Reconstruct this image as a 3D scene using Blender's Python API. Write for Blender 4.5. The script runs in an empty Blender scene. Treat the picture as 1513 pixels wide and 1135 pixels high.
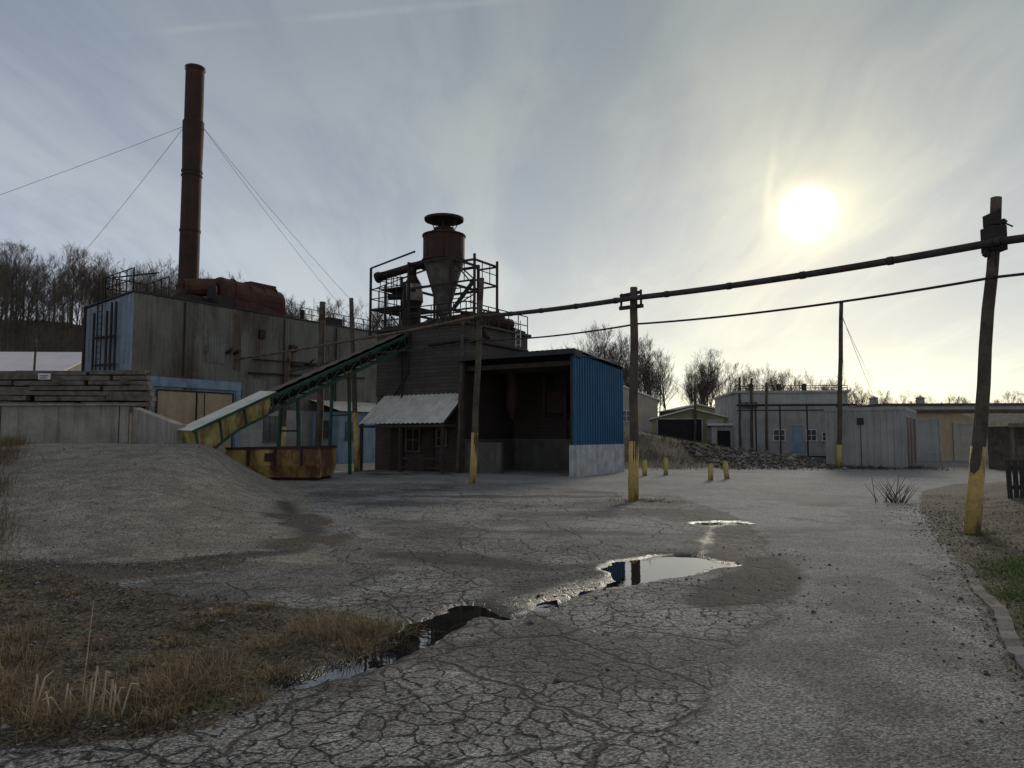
import bpy, math, random
import numpy as np
from mathutils import Vector, Matrix
random.seed(7); rng=np.random.default_rng(11)
sc=bpy.context.scene
sc.view_settings.view_transform='Standard'; sc.view_settings.look='None'
sc.view_settings.exposure=0; sc.view_settings.gamma=1
COL=sc.collection
ROT=-math.radians(32.54)

# ------------------------------------------------------------ noise / terrain
def vn(x,y,seed=0.):
    xi=np.floor(x); yi=np.floor(y); fx=x-xi; fy=y-yi
    fx=fx*fx*(3-2*fx); fy=fy*fy*(3-2*fy)
    def h(i,j):
        s=np.sin(i*127.1+j*311.7+seed*17.3)*43758.5453
        return s-np.floor(s)
    a=h(xi,yi); b=h(xi+1,yi); c=h(xi,yi+1); d=h(xi+1,yi+1)
    return (a*(1-fx)+b*fx)*(1-fy)+(c*(1-fx)+d*fx)*fy
def fbm(x,y,o=4,seed=0.):
    r=0; a=.5; t=0
    for k in range(o):
        r=r+a*vn(x*2**k,y*2**k,seed+k*3.1); t+=a; a*=.5
    return r/t
def ss(a,b,x):
    t=np.clip((x-a)/(b-a),0,1); return t*t*(3-2*t)
def segdist(x,y,pts):
    best=np.full(np.shape(x),1e9)
    for (x0,y0,r0),(x1,y1,r1) in zip(pts[:-1],pts[1:]):
        dx,dy=x1-x0,y1-y0; L=dx*dx+dy*dy+1e-9
        t=np.clip(((x-x0)*dx+(y-y0)*dy)/L,0,1)
        d=np.hypot(x-x0-t*dx,y-y0-t*dy)-(r0+(r1-r0)*t)
        best=np.minimum(best,d)
    return best
PUD=[ [(1.40,8.75,.25),(1.75,9.3,.58),(2.2,9.8,.5),(2.5,9.6,.22)],
      [(3.75,14.0,.30),(4.25,14.1,.22)],
      [(-.05,6.75,.10),(-.42,7.05,.16),(-.62,6.5,.22),(-.85,5.9,.25),(-1.05,5.4,.16),(-1.45,4.95,.08)],
      [(-2.3,5.0,.0),(-2.6,5.15,.02)],
      [(0.1,6.9,.03),(.6,7.7,.04),(1.2,8.4,.06)] ]
def puddle_d(x,y):
    w=.35*(fbm(x*2.2,y*2.2,4,5.)-.5)+.10*(fbm(x*9,y*9,2,2.)-.5)
    d=np.full(np.shape(x),1e9)
    for p in PUD: d=np.minimum(d,segdist(x,y,p))
    return d+w
def redge(y): return np.interp(y,[-5,2,4.36,7,11.5,17.8,22,25.5,30],[-1.6,1.9,2.95,4.3,6.5,9.6,12,15,34])
def ledge(y): return np.interp(y,[-5,2,3.7,5.7,7.6,9.65,14.2,20,30],[-3,-.2,.67,1.65,2.77,3.45,4.5,4.4,-4])
def toeline(y): return -3.1-.30*(y-11)
def dirtmask(x,y):
    w=1.0*(fbm(x*.9,y*.9,4,21.)-.5)
    e=np.interp(y,[2.5,3.9,4.2,4.9,5.5,6.3,6.9,7.3,8.0,10,16,24],[-3.6,-2.6,-1.75,-1.35,-1.05,-.75,-1.4,-2.6,-4.2,-7.2,-11.2,-17])
    return ss(-.2,.25,e-x+w*.8)*(1-ss(26,30,y))
def H(x,y):
    x=np.asarray(x,float); y=np.asarray(y,float)
    toe=toeline(y)+.5*(fbm(x*.3,y*.3,2,9.)-.5)
    m=1.36*ss(9.0,22,y)*ss(0,1,(toe-x)/3.4)
    side=((x+15.5)*3.5+(y-30)*3.75)/5.13
    m=m*(1-ss(.05,.7,side)*ss(24.6,26.8,y))*(1-ss(30.1,30.9,y))
    m=m*(1+.05*(fbm(x*.9,y*.9,4,15.)-.5))
    lu=.75*ss(-11.9,-16,x)*ss(30,32.5,y)
    A=np.interp(x,[-3,3,8,14,21,24],[0,1.6,1.9,.85,0,0])
    b=A*ss(36,47,y)*(1+.15*(fbm(x*.5,y*.5,3,4.)-.5))
    Ah=np.interp(x,[-160,-97,-60,-26,20,60,120],[27,23,17,9,2.5,.5,.5])
    hill=Ah*ss(62,140,y)*(1+.25*(fbm(x*.03,y*.03,3,1.)-.5))
    far=7*ss(300,620,y)*(.7+.6*fbm(x*.006,y*.006,3,8.))
    right=.22*ss(0,3,x-redge(y)-.3)*(1-ss(22,30,y))
    z=m+lu+b+hill+far+right
    near=1-ss(30,60,y)
    z=z+near*(.035*(fbm(x*.8,y*.8,3,3.)-.5)+.012*(fbm(x*5,y*5,3,6.)-.5))
    dm=dirtmask(x,y)
    z=z+near*dm*.10*(fbm(x*3,y*3,4,12.)-.42)
    vg=ss(0,.8,x-redge(y)-.2)*(1-ss(22,30,y))
    z=z+vg*.09*(fbm(x*2.5,y*2.5,4,13.)-.4)
    z=z+.06*ss(.16,-.02,np.abs(segdist(x,y,[(-9,9.5,0),(-4.6,9.3,0),(-3.3,10.5,0)])+.5*(fbm(x*1.2,y*1.2,3,77.)-.5))-.05)*(fbm(x*6,y*6,3,78.)-.2)
    d=puddle_d(x,y)
    z=z*(ss(-.25,.5,d)*.8+.2)-.085*(1-ss(-.28,.22,d))
    return z
def Hs(x,y): return float(H(np.array([x]),np.array([y]))[0])

# ------------------------------------------------------------ mesh builder
class MB:
    def __init__(s): s.v=[]; s.f=[]
    def add(s,vs,fs):
        o=len(s.v); s.v+= [tuple(p) for p in vs]; s.f+=[tuple(i+o for i in f) for f in fs]
    def box(s,cx,cy,cz,sx,sy,sz,R=None):
        vs=[Vector((a*sx/2,b*sy/2,c*sz/2)) for a in(-1,1) for b in(-1,1) for c in(-1,1)]
        if R is not None: vs=[R@p for p in vs]
        c=Vector((cx,cy,cz))
        s.add([p+c for p in vs],[(0,1,3,2),(4,6,7,5),(0,4,5,1),(2,3,7,6),(0,2,6,4),(1,5,7,3)])
    def b2(s,x0,x1,y0,y1,z0,z1): s.box((x0+x1)/2,(y0+y1)/2,(z0+z1)/2,abs(x1-x0),abs(y1-y0),abs(z1-z0))
    def cyl(s,p0,p1,r0,r1=None,n=8,cap=True):
        if r1 is None:r1=r0
        p0=Vector(p0);p1=Vector(p1);d=p1-p0
        if d.length<1e-6:return
        d.normalize(); a=d.orthogonal().normalized(); b=d.cross(a)
        vs=[]
        for p,r in((p0,r0),(p1,r1)):
            for i in range(n):
                t=2*math.pi*i/n; vs.append(p+a*math.cos(t)*r+b*math.sin(t)*r)
        fs=[(i,(i+1)%n,n+(i+1)%n,n+i) for i in range(n)]
        if cap: fs+=[tuple(range(n-1,-1,-1)),tuple(range(n,2*n))]
        s.add(vs,fs)
    def beam(s,p0,p1,w,h):
        p0=Vector(p0);p1=Vector(p1);d=p1-p0;L=d.length
        q=d.to_track_quat('Y','Z').to_matrix()
        c=(p0+p1)/2; s.box(c.x,c.y,c.z,w,L,h,q)
    def tube(s,pts,r,n=8):
        for a,b in zip(pts[:-1],pts[1:]): s.cyl(a,b,r,r,n)
    def poly(s,*p): s.add(p,[tuple(range(len(p)))])
    def corr(s,p0,p1,h0,h1=None,pitch=.25,dep=.04,zb=None):
        p0=Vector(p0);p1=Vector(p1);d=p1-p0;L=d.length;d.normalize()
        nrm=Vector((d.y,-d.x,0)); h1=h0 if h1 is None else h1
        n=max(1,int(L/pitch)); vs=[]
        st=[(0,0),(.45,0),(.55,1),(.9,1)]
        pr=[((i+a)/n,b) for i in range(n) for a,b in st]+[(1,0)]
        for t,b in pr:
            q=p0+d*(L*t)+nrm*(dep*b); vs.append(q); vs.append(q+Vector((0,0,h0+(h1-h0)*t)))
        fs=[(2*i,2*i+2,2*i+3,2*i+1) for i in range(len(pr)-1)]
        s.add(vs,fs)
    def sheet(s,a,b,c,d,n,dep=.03):
        a,b,c,d=map(Vector,(a,b,c,d)); nr=(b-a).cross(d-a).normalized(); vs=[]
        pr=[((i+u)/n,w) for i in range(n) for u,w in((0,0),(.4,0),(.5,1),(.9,1))]+[(1,0)]
        for t,w in pr: vs+= [a.lerp(b,t)+nr*dep*w, d.lerp(c,t)+nr*dep*w]
        s.add(vs,[(2*i,2*i+2,2*i+3,2*i+1) for i in range(len(pr)-1)])
    def make(s,name,mat,parent=None,smooth=False):
        me=bpy.data.meshes.new(name); me.from_pydata(s.v,[],s.f); me.update()
        if smooth:
            for p in me.polygons: p.use_smooth = len(p.vertices)==4
        me.materials.append(mat)
        o=bpy.data.objects.new(name,me); COL.objects.link(o)
        if parent: o.parent=parent
        return o
def empty(name,loc=(0,0,0),rz=0):
    e=bpy.data.objects.new(name,None); e.location=loc; e.rotation_euler=(0,0,rz); e.empty_display_size=.3
    COL.objects.link(e); return e

# ------------------------------------------------------------ materials
class NT:
    def __init__(s,nt): s.nt=nt
    def n(s,t,ins=None,**kw):
        nd=s.nt.nodes.new(t)
        for k,v in kw.items(): setattr(nd,k,v)
        for k,v in (ins or {}).items():
            sk=nd.inputs[k]
            if isinstance(v,bpy.types.NodeSocket): s.nt.links.new(v,sk)
            else:
                if isinstance(v,(tuple,list)) and len(v)==3 and sk.type=='RGBA': v=(*v,1)
                sk.default_value=v
        return nd
    def m(s,op,a,b=0.,c=0.,clamp=False):
        nd=s.n('ShaderNodeMath',{0:a,1:b,2:c},operation=op); nd.use_clamp=clamp; return nd.outputs[0]
    def mix(s,f,a,b,bt='MIX'):
        nd=s.n('ShaderNodeMix',data_type='RGBA',blend_type=bt,clamp_factor=True)
        for i,v in((0,f),(6,a),(7,b)):
            if isinstance(v,bpy.types.NodeSocket): s.nt.links.new(v,nd.inputs[i])
            else: nd.inputs[i].default_value=(*v,1) if isinstance(v,(tuple,list)) else v
        return nd.outputs[2]
    def rng(s,v,a,b,c=0.,d=1.):
        return s.n('ShaderNodeMapRange',{0:v,1:a,2:b,3:c,4:d},interpolation_type='SMOOTHSTEP').outputs[0]
    def noise(s,vec,sc,det=4,ro=.55):
        return s.n('ShaderNodeTexNoise',{'Vector':vec,'Scale':sc,'Detail':det,'Roughness':ro}).outputs[0]
def newmat(name):
    m=bpy.data.materials.new(name); m.use_nodes=True; m.node_tree.nodes.clear()
    t=NT(m.node_tree); out=t.n('ShaderNodeOutputMaterial'); b=t.n('ShaderNodeBsdfPrincipled')
    m.node_tree.links.new(b.outputs[0],out.inputs[0]); return m,t,b
def L(t,a,b): t.nt.links.new(a,b)
def M(name,c1,c2=None,sc=2.,rough=.75,metal=0.,rust=0.,rustc=(.11,.04,.018),streak=0.,bump=.15,stc=(.05,.045,.04),fine=25.,spec=.3,soft=0.,rsc=1.1):
    m,t,b=newmat(name)
    P=t.n('ShaderNodeTexCoord').outputs['Object']
    c2=c2 or tuple(x*.6 for x in c1)
    n1=t.noise(P,sc,4,.6); n2=t.noise(P,fine,3,.6)
    col=t.mix(t.rng(n1,.3,.7),c1,c2)
    if streak>0:
        mp=t.n('ShaderNodeMapping',{'Vector':P,'Scale':(2.2,2.2,.16)}).outputs[0]
        s1=t.noise(mp,1.6,4,.65)
        col=t.mix(t.m('MULTIPLY',t.rng(s1,.46,.76),streak),col,stc)
    if rust>0:
        mp=t.n('ShaderNodeMapping',{'Vector':P,'Scale':(1,1,.35)}).outputs[0]
        r1=t.noise(mp,rsc,8,.75)
        rf=t.rng(r1,.66-.34*rust-soft,.74-.30*rust+soft)
        rc=t.mix(t.rng(n2,.3,.7),rustc,tuple(x*.45 for x in rustc))
        col=t.mix(t.m('MULTIPLY',rf,min(1,.75+rust)),col,rc)
    g=t.rng(n2,.2,.8,.78,1.15)
    col=t.mix(1.,col,t.n('ShaderNodeCombineColor',{0:g,1:g,2:g}).outputs[0],'MULTIPLY')
    L(t,col,b.inputs['Base Color'])
    b.inputs['Roughness'].default_value=rough; b.inputs['Metallic'].default_value=metal
    b.inputs['Specular IOR Level'].default_value=spec
    bp=t.n('ShaderNodeBump',{'Strength':bump,'Distance':.02,'Height':n2}); L(t,bp.outputs[0],b.inputs['Normal'])
    return m
def Mbrick(name,c1,c2,mortar,scale=1.,wood=False):
    m,t,b=newmat(name)
    P=t.n('ShaderNodeTexCoord').outputs['Object']
    sp=t.n('ShaderNodeSeparateXYZ',{0:P})
    xy=t.m('ADD',sp.outputs[0],sp.outputs[1])
    v=t.n('ShaderNodeCombineXYZ',{0:xy,1:sp.outputs[2],2:0.}).outputs[0]
    br=t.n('ShaderNodeTexBrick',{'Vector':v,'Color1':c1,'Color2':c2,'Mortar':mortar,'Scale':scale,'Mortar Size':.012,'Brick Width':1.6 if wood else .4,'Row Height':.17 if wood else .2,'Mortar Smooth':.3,'Bias':0.})
    n1=t.noise(P,1.3,5,.65); n2=t.noise(P,14,3)
    col=t.mix(t.rng(n1,.4,.75),br.outputs[0],tuple(x*.4 for x in c1))
    col=t.mix(t.m('MULTIPLY',t.rng(n2,.35,.8),.6),col,tuple(min(1,x*1.5) for x in c2))
    L(t,col,b.inputs['Base Color']); b.inputs['Roughness'].default_value=.85
    hh=t.m('ADD',t.m('MULTIPLY',br.outputs['Fac'],-1.),t.m('MULTIPLY',n2,.5))
    bp=t.n('ShaderNodeBump',{'Strength':.6,'Distance':.03,'Height':hh}); L(t,bp.outputs[0],b.inputs['Normal'])
    return m
m_corr=M('weathered_corrugated',(.215,.210,.172),(.160,.155,.126),.6,.75,.0,rust=.42,rustc=(.10,.058,.034),streak=.75,stc=(.090,.072,.051),soft=.10,rsc=.5)
m_corrblue=M('pale_blue_sheet',(.26,.32,.37),(.19,.23,.27),1.5,.7,0,rust=.24,streak=.5,soft=.05)
m_bluepaint=M('pale_blue_paint',(.28,.37,.45),(.20,.27,.33),1.4,.7,0,rust=.22,streak=.5,soft=.05)
m_tan=M('tan_panel',(.50,.37,.24),(.40,.29,.18),1.2,.75,streak=.35,stc=(.14,.11,.075))
m_rust=M('rusted_steel',(.066,.027,.018),(.032,.017,.012),1.3,.75,.0,streak=.7,stc=(.020,.012,.010),bump=.4)
m_rustdark=M('dark_rusted_steel',(.040,.027,.022),(.022,.017,.016),2,.7,.1,rust=.3,rustc=(.07,.03,.017))
m_steel=M('dark_steel',(.05,.047,.043),(.03,.029,.028),3,.65,.1,rust=.25)
m_green=M('green_steel',(.02,.085,.045),(.016,.045,.03),2,.6,0,rust=.36,soft=.04)
m_blue=M('blue_cladding',(.018,.105,.21),(.014,.078,.155),.9,.6,0,streak=.35,stc=(.025,.055,.09))
m_conc=M('concrete',(.34,.31,.26),(.23,.21,.17),1.1,.9,streak=.75,stc=(.10,.088,.068),bump=.35)
m_kerb=M('kerb_concrete',(.18,.168,.145),(.12,.11,.096),3,.95,bump=.5)
m_concw=M('painted_concrete',(.52,.52,.50),(.34,.345,.33),2.5,.85,streak=.4,rust=.15,rustc=(.2,.17,.13),bump=.35)
m_wood=M('weathered_timber',(.20,.165,.13),(.10,.082,.066),3,.9,streak=.3,bump=.5)
m_pole=M('pole_wood',(.125,.095,.066),(.062,.048,.037),3,.9,streak=.6,stc=(.036,.030,.024),bump=.6)
m_yel=M('yellow_paint',(.55,.39,.13),(.43,.30,.10),5,.75,rust=.44,rustc=(.17,.12,.07),bump=.3,soft=.04,rsc=2.5)
m_dumpyel=M('chipped_yellow',(.46,.38,.13),(.32,.25,.08),1.6,.75,rust=.50,rustc=(.15,.075,.035),streak=.4,stc=(.12,.065,.035),bump=.4,soft=.08,rsc=1.6)
m_skip=M('rusty_skip_paint',(.52,.38,.11),(.38,.27,.08),1.2,.8,rust=.62,rustc=(.16,.072,.032),streak=.6,stc=(.10,.048,.025),bump=.4,soft=.06,rsc=.9)
m_roofw=M('light_sheet_roof',(.70,.67,.59),(.54,.51,.44),2,.6,.0,streak=.35,stc=(.24,.20,.16),rust=.10)
m_white=M('white_paint',(.72,.72,.70),(.55,.55,.53),2,.6)
m_roofpink=M('pale_roof',(.84,.74,.69),(.74,.64,.60),.5,.6)
m_beige=M('beige_siding',(.42,.37,.29),(.33,.29,.23),1,.8,streak=.3)
m_olive=M('olive_siding',(.28,.25,.13),(.21,.19,.10),1,.8)
m_block=M('grey_block',(.44,.42,.38),(.31,.30,.27),1,.9,streak=.5,stc=(.16,.145,.12))
m_greycorr=M('grey_sheet',(.38,.365,.33),(.29,.28,.255),.9,.65,.0,streak=.5,stc=(.15,.13,.105))
m_redbrown=M('red_oxide_door',(.19,.065,.045),(.12,.04,.03),2,.7,streak=.3)
m_dark=M('dark_parts_and_shade',(.025,.022,.02),(.015,.014,.013),2,.9)  # near-black for dark parts, and for shade painted into openings and timber gaps
m_browroof=M('brown_roof',(.11,.085,.065),(.07,.055,.045),2,.85)
m_glass=M('dirty_glass',(.06,.065,.07),(.04,.042,.045),3,.2,0,spec=.6,bump=.02)
m_brick=Mbrick('sooty_brick',(.10,.058,.043),(.06,.040,.033),(.035,.03,.027),1.)
m_planks=Mbrick('dark_planks',(.085,.070,.056),(.05,.042,.035),(.012,.011,.01),1.,True)
m_innerplanks=Mbrick('dark_inner_planks',(.055,.034,.024),(.035,.024,.018),(.008,.007,.006),1.,True)  # planks darker and browner than the outer ones
m_cable=M('cable',(.03,.03,.03),(.02,.02,.02),3,.6)
m_pipe=M('lagged_pipe',(.075,.064,.055),(.04,.035,.031),4,.75,rust=.3,bump=.4)
m_pipelight=M('rusty_pipe',(.20,.12,.08),(.10,.065,.045),4,.7,rust=.3,bump=.4)
m_tree=M('bark_grey',(.12,.093,.069),(.07,.056,.044),2,.95)
def Mtint(name,a,bc,c):
    m,t,b=newmat(name)
    at=t.n('ShaderNodeAttribute',attribute_name='tint').outputs['Fac']
    r=t.n('ShaderNodeValToRGB',{0:at}); e=r.color_ramp.elements
    e[0].color=(*a,1); e[1].color=(*c,1); k=e.new(.5); k.color=(*bc,1)
    L(t,r.outputs[0],b.inputs['Base Color']); b.inputs['Roughness'].default_value=.9
    b.inputs['Specular IOR Level'].default_value=.1
    return m
m_dry=Mtint('dry_grass',(.085,.057,.032),(.23,.158,.083),(.44,.33,.185))
m_drydark=Mtint('dry_weeds',(.06,.043,.025),(.145,.103,.06),(.28,.21,.12))
m_grn=Mtint('green_grass',(.035,.065,.014),(.085,.15,.028),(.17,.23,.055))
m_stone=Mtint('stones',(.05,.045,.04),(.14,.13,.115),(.36,.34,.305))
m_leaf=Mtint('leaf_litter',(.035,.024,.015),(.11,.073,.041),(.26,.18,.10))
m_water,t,b=newmat('puddle_water')
b.inputs['Base Color'].default_value=(.012,.012,.010,1); b.inputs['Roughness'].default_value=.015; b.inputs['IOR'].default_value=1.45
b.inputs['Specular IOR Level'].default_value=.9
P=t.n('ShaderNodeTexCoord').outputs['Object']
bp=t.n('ShaderNodeBump',{'Strength':.05,'Distance':.01,'Height':t.noise(P,6,2)}); L(t,bp.outputs[0],b.inputs['Normal'])

# ------------------------------------------------------------ ground material
m_ground,t,b=newmat('ground_surface')
P=t.n('ShaderNodeTexCoord').outputs['Object']
A=lambda k:t.n('ShaderNodeAttribute',attribute_name=k).outputs['Fac']
wn=t.n('ShaderNodeTexNoise',{'Vector':P,'Scale':3.,'Detail':3.}).outputs['Color']
wv=t.n('ShaderNodeVectorMath',{0:wn,1:(.5,.5,.5)},operation='SUBTRACT').outputs[0]
wv2=t.n('ShaderNodeVectorMath',{0:wv,'Scale':.30},operation='SCALE').outputs[0]
PW=t.n('ShaderNodeVectorMath',{0:P,1:wv2},operation='ADD').outputs[0]
flat=t.n('ShaderNodeVectorMath',{0:PW,1:(1,1,0)},operation='MULTIPLY').outputs[0]
v1=t.n('ShaderNodeTexVoronoi',{'Vector':flat,'Scale':5.9,'Randomness':1.},feature='DISTANCE_TO_EDGE',voronoi_dimensions='2D').outputs['Distance']
v1c=t.n('ShaderNodeTexVoronoi',{'Vector':flat,'Scale':5.9,'Randomness':1.},feature='F1',voronoi_dimensions='2D').outputs['Color']
v2=t.n('ShaderNodeTexVoronoi',{'Vector':flat,'Scale':.75,'Randomness':1.},feature='DISTANCE_TO_EDGE',voronoi_dimensions='2D').outputs['Distance']
nb=t.noise(P,.55,4,.6); nm=t.noise(P,2.3,4,.62); nf=t.noise(P,16,3,.7)
sp=t.n('ShaderNodeTexVoronoi',{'Vector':P,'Scale':80.},feature='F1',voronoi_dimensions='2D')
spc=t.n('ShaderNodeSeparateColor',{0:sp.outputs['Color']}).outputs[0]
spn=t.noise(P,42.,2.)
wid=t.m('MULTIPLY',t.rng(nf,.35,.75),t.rng(nb,.35,.6,.07,.19))
c1=t.m('SUBTRACT',1.,t.n('ShaderNodeMapRange',{0:v1,1:t.m('MULTIPLY',wid,.45),2:t.m('ADD',wid,.034)}).outputs[0])
c1=t.m('MULTIPLY',c1,t.rng(nm,.30,.44))
c2=t.m('SUBTRACT',1.,t.rng(v2,.004,.024))
ck=A('crack')
crack=t.m('MULTIPLY',c1,ck,0,True)
crack=t.m('MAXIMUM',crack,t.m('MULTIPLY',c2,A('crackbig')),0,True)
asp=t.mix(t.rng(nb,.38,.62),(.285,.272,.248),(.170,.161,.145))
asp=t.mix(t.m('MULTIPLY',t.rng(nm,.44,.68),.6),asp,(.095,.087,.075))
cellv=t.n('ShaderNodeSeparateColor',{0:v1c}).outputs[1]
asp=t.mix(t.m('MULTIPLY',t.m('MULTIPLY',cellv,ck),.5),asp,(.105,.097,.083))
road=t.mix(t.rng(nm,.3,.7),(.235,.228,.211),(.178,.172,.159))
road=t.mix(t.m('MULTIPLY',t.rng(nb,.42,.6),.5),road,(.128,.124,.115))
col=t.mix(A('road'),asp,road)
ramp=t.mix(t.rng(nm,.35,.65),(.275,.245,.190),(.185,.163,.125))
ramp=t.mix(t.m('MULTIPLY',t.rng(nb,.45,.6),.4),ramp,(.145,.128,.098))
ramp=t.mix(t.m('MULTIPLY',t.rng(nf,.55,.72),.40),ramp,(.09,.079,.061))
col=t.mix(A('ramp'),col,ramp)
light=t.m('MULTIPLY',A('light'),t.rng(nf,.65,.35),0,True)
col=t.mix(t.m('MULTIPLY',light,.75),col,(.36,.346,.316))
dk=t.m('MULTIPLY',A('dark'),t.rng(nf,.15,.42),0,True)
col=t.mix(dk,col,(.034,.030,.026))
soil=t.mix(t.rng(nf,.35,.65),(.043,.032,.022),(.12,.094,.064))
soil=t.mix(t.m('MULTIPLY',t.rng(nm,.5,.65),.5),soil,(.055,.056,.026))
df=t.rng(t.m('ADD',A('dirt'),t.m('MULTIPLY',t.m('SUBTRACT',nf,.5),.9)),.35,.65)
col=t.mix(df,col,soil)
gf=t.rng(t.m('ADD',A('green'),t.m('MULTIPLY',t.m('SUBTRACT',nf,.5),.9)),.4,.7)
col=t.mix(gf,col,(.055,.09,.022))
litter=t.mix(t.rng(nm,.3,.7),(.125,.092,.064),(.07,.053,.04))
litter=t.mix(A('far'),litter,(.050,.046,.047))
col=t.mix(A('litter'),col,litter)
col=t.mix(t.m('MULTIPLY',crack,.95),col,(.019,.016,.012))
spk=t.rng(spc,0.,1.,.35,1.8)
spk=t.m('MULTIPLY',spk,t.rng(spn,.25,.75,.6,1.4))
spf=t.m('SUBTRACT',1.,t.m('MULTIPLY',A('litter'),.8))
spm=t.m('ADD',t.m('MULTIPLY',t.m('SUBTRACT',spk,1.),spf),1.)
col=t.mix(1.,col,t.n('ShaderNodeCombineColor',{0:spm,1:spm,2:spm}).outputs[0],'MULTIPLY')
wf=t.rng(t.m('ADD',A('wet'),t.m('MULTIPLY',t.m('SUBTRACT',nf,.5),.6)),.25,.75)
col=t.mix(t.m('MULTIPLY',wf,.75),col,(.018,.016,.013))
L(t,col,b.inputs['Base Color'])
rr=t.m('SUBTRACT',.88,t.m('MULTIPLY',wf,.5)); L(t,rr,b.inputs['Roughness'])
b.inputs['Specular IOR Level'].default_value=.25
hgt=t.m('ADD',t.m('MULTIPLY',sp.outputs['Distance'],-.008),t.m('MULTIPLY',crack,-.018))
hgt=t.m('ADD',hgt,t.m('MULTIPLY',nf,.020)); hgt=t.m('ADD',hgt,t.m('MULTIPLY',spn,.006)); hgt=t.m('ADD',hgt,t.m('MULTIPLY',nm,.025))
bp=t.n('ShaderNodeBump',{'Strength':.85,'Distance':1.,'Height':hgt}); L(t,bp.outputs[0],b.inputs['Normal'])

# ------------------------------------------------------------ ground sheet
def axis(lo,hi,flo,fhi,d,g):
    a=list(np.arange(flo,fhi,d)); s=d
    x=a[-1]
    while x<hi: s=min(s*g,60); x+=s; a.append(x)
    s=d; x=flo; pre=[]
    while x>lo: s=min(s*g,60); x-=s; pre.append(x)
    return np.array(pre[::-1]+a)
gx=axis(-1300,1300,-7,7.5,.055,1.045); gy=axis(-80,1800,3.0,15,.055,1.03)
X,Y=np.meshgrid(gx,gy); Z=H(X,Y)
nx,ny=len(gx),len(gy)
co=np.stack([X,Y,Z],-1).reshape(-1,3)
idx=np.arange(nx*ny).reshape(ny,nx)
q=np.stack([idx[:-1,:-1],idx[:-1,1:],idx[1:,1:],idx[1:,:-1]],-1).reshape(-1,4)
def np_mesh(name,co,q,mat,attrs=None,smooth=True):
    me=bpy.data.meshes.new(name); k=q.shape[1]
    me.vertices.add(len(co)); me.vertices.foreach_set('co',co.astype(np.float32).ravel())
    me.loops.add(q.size); me.loops.foreach_set('vertex_index',q.astype(np.int32).ravel())
    me.polygons.add(len(q)); me.polygons.foreach_set('loop_start',np.arange(0,q.size,k,dtype=np.int32))
    me.polygons.foreach_set('loop_total',np.full(len(q),k,dtype=np.int32))
    me.update(calc_edges=True)
    if smooth: me.polygons.foreach_set('use_smooth',np.ones(len(q),bool))
    for n,a in (attrs or {}).items():
        at=me.attributes.new(n,'FLOAT','POINT'); at.data.foreach_set('value',a.astype(np.float32).ravel())
    me.materials.append(mat); me.validate()
    o=bpy.data.objects.new(name,me); COL.objects.link(o); return o
wob=.5*(fbm(X*1.1,Y*1.1,4,31.)-.5)
wob2=.25*(fbm(X*4,Y*4,3,33.)-.5)
le=X-ledge(Y)+wob+wob2; re=redge(Y)-X+wob*.6+wob2
road=ss(-.03,.06,le)*(1-ss(28,36,Y)*.3)
dirt=dirtmask(X,Y)
dirt=np.maximum(dirt,ss(-.1,.3,-re)*(1-ss(34,40,Y)))
berm=ss(36,38,Y)*ss(21.5,19,X)*ss(2,4,X)
dirt=np.maximum(dirt,berm*.95*(1-ss(70,80,Y)))
dirt=np.maximum(dirt,.8*ss(.48,.56,fbm(X*.8,Y*.8,4,91.))*ss(1.2,.2,np.abs(segdist(X,Y,[(-9,9.3,0),(-4.6,8.9,0),(-3.0,10.2,0),(-3.2,12.5,0),(-4.4,15,0)]))))
dirt=np.maximum(dirt,.6*ss(.57,.65,fbm(X*.5,Y*.9,4,93.))*ss(14,17,Y)*(1-ss(26,30,Y))*ss(5,2,X)*ss(-6,-3,X))
dirt=np.maximum(dirt,.8*(1-ss(0,.9,segdist(X,Y,[(-15,29.2,.1),(-12.2,26.4,.1),(-11,24.5,.1)])+wob*2)))
toe=toeline(Y)
rampm=ss(-.15,.1,toe-X+wob*1.5+.3)*ss(9.2,9.5,Y+wob*1.3)*(1-ss(30,31,Y))*(1-dirt)
edge=np.abs(segdist(X,Y,[(-9,9.35,0),(-4.6,9.25,0),(-3.1,10.4,0),(-3.3,12.5,0),(-4.4,15,0),(-5.5,18,0)])+wob*.8)
strip=1-ss(.0,.40,edge)
def blob(pts,lo=-.1,hi=.15,ww=.7): return 1-ss(lo,hi,segdist(X,Y,pts)+wob*ww+wob2*.6)
darkp=.95*blob([(1.9,7.3,.32),(2.5,7.9,.45),(3.0,8.8,.42),(3.3,9.8,.30)],-.06,.08)
darkp=np.maximum(darkp,.65*blob([(2.2,9.6,.9),(2.9,10.6,.5)],-.3,.3))
darkp=np.maximum(darkp,.9*blob([(-1.5,10.3,.25),(-.4,9.7,.5),(.5,9.1,.4),(1.2,9.4,.3)],-.2,.2,1.4))
darkp=np.maximum(darkp,.8*blob([(-.2,7.3,.2),(.4,8.3,.35),(1.0,9.0,.35)],-.2,.2,1.))
darkp=np.maximum(darkp,.9*strip)
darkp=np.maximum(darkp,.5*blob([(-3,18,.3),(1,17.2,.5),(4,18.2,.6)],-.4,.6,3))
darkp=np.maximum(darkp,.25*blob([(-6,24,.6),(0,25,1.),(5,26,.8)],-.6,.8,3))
darkp=np.maximum(darkp,.7*blob([(-1,13.,.1),(1,12.5,.15),(3.6,12.2,.1)],-.2,.3,1.5))
darkp=np.maximum(darkp,.55*ss(.52,.62,fbm(X*.45,Y*.45,4,44.))*(1-road)*ss(9,13,Y)*(1-rampm)*(1-ss(20,28,Y)))
darkp=np.maximum(darkp,.5*ss(.52,.60,fbm(X*.9,Y*.9,4,45.))*(1-road)*(1-ss(9,12,Y)))
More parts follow.
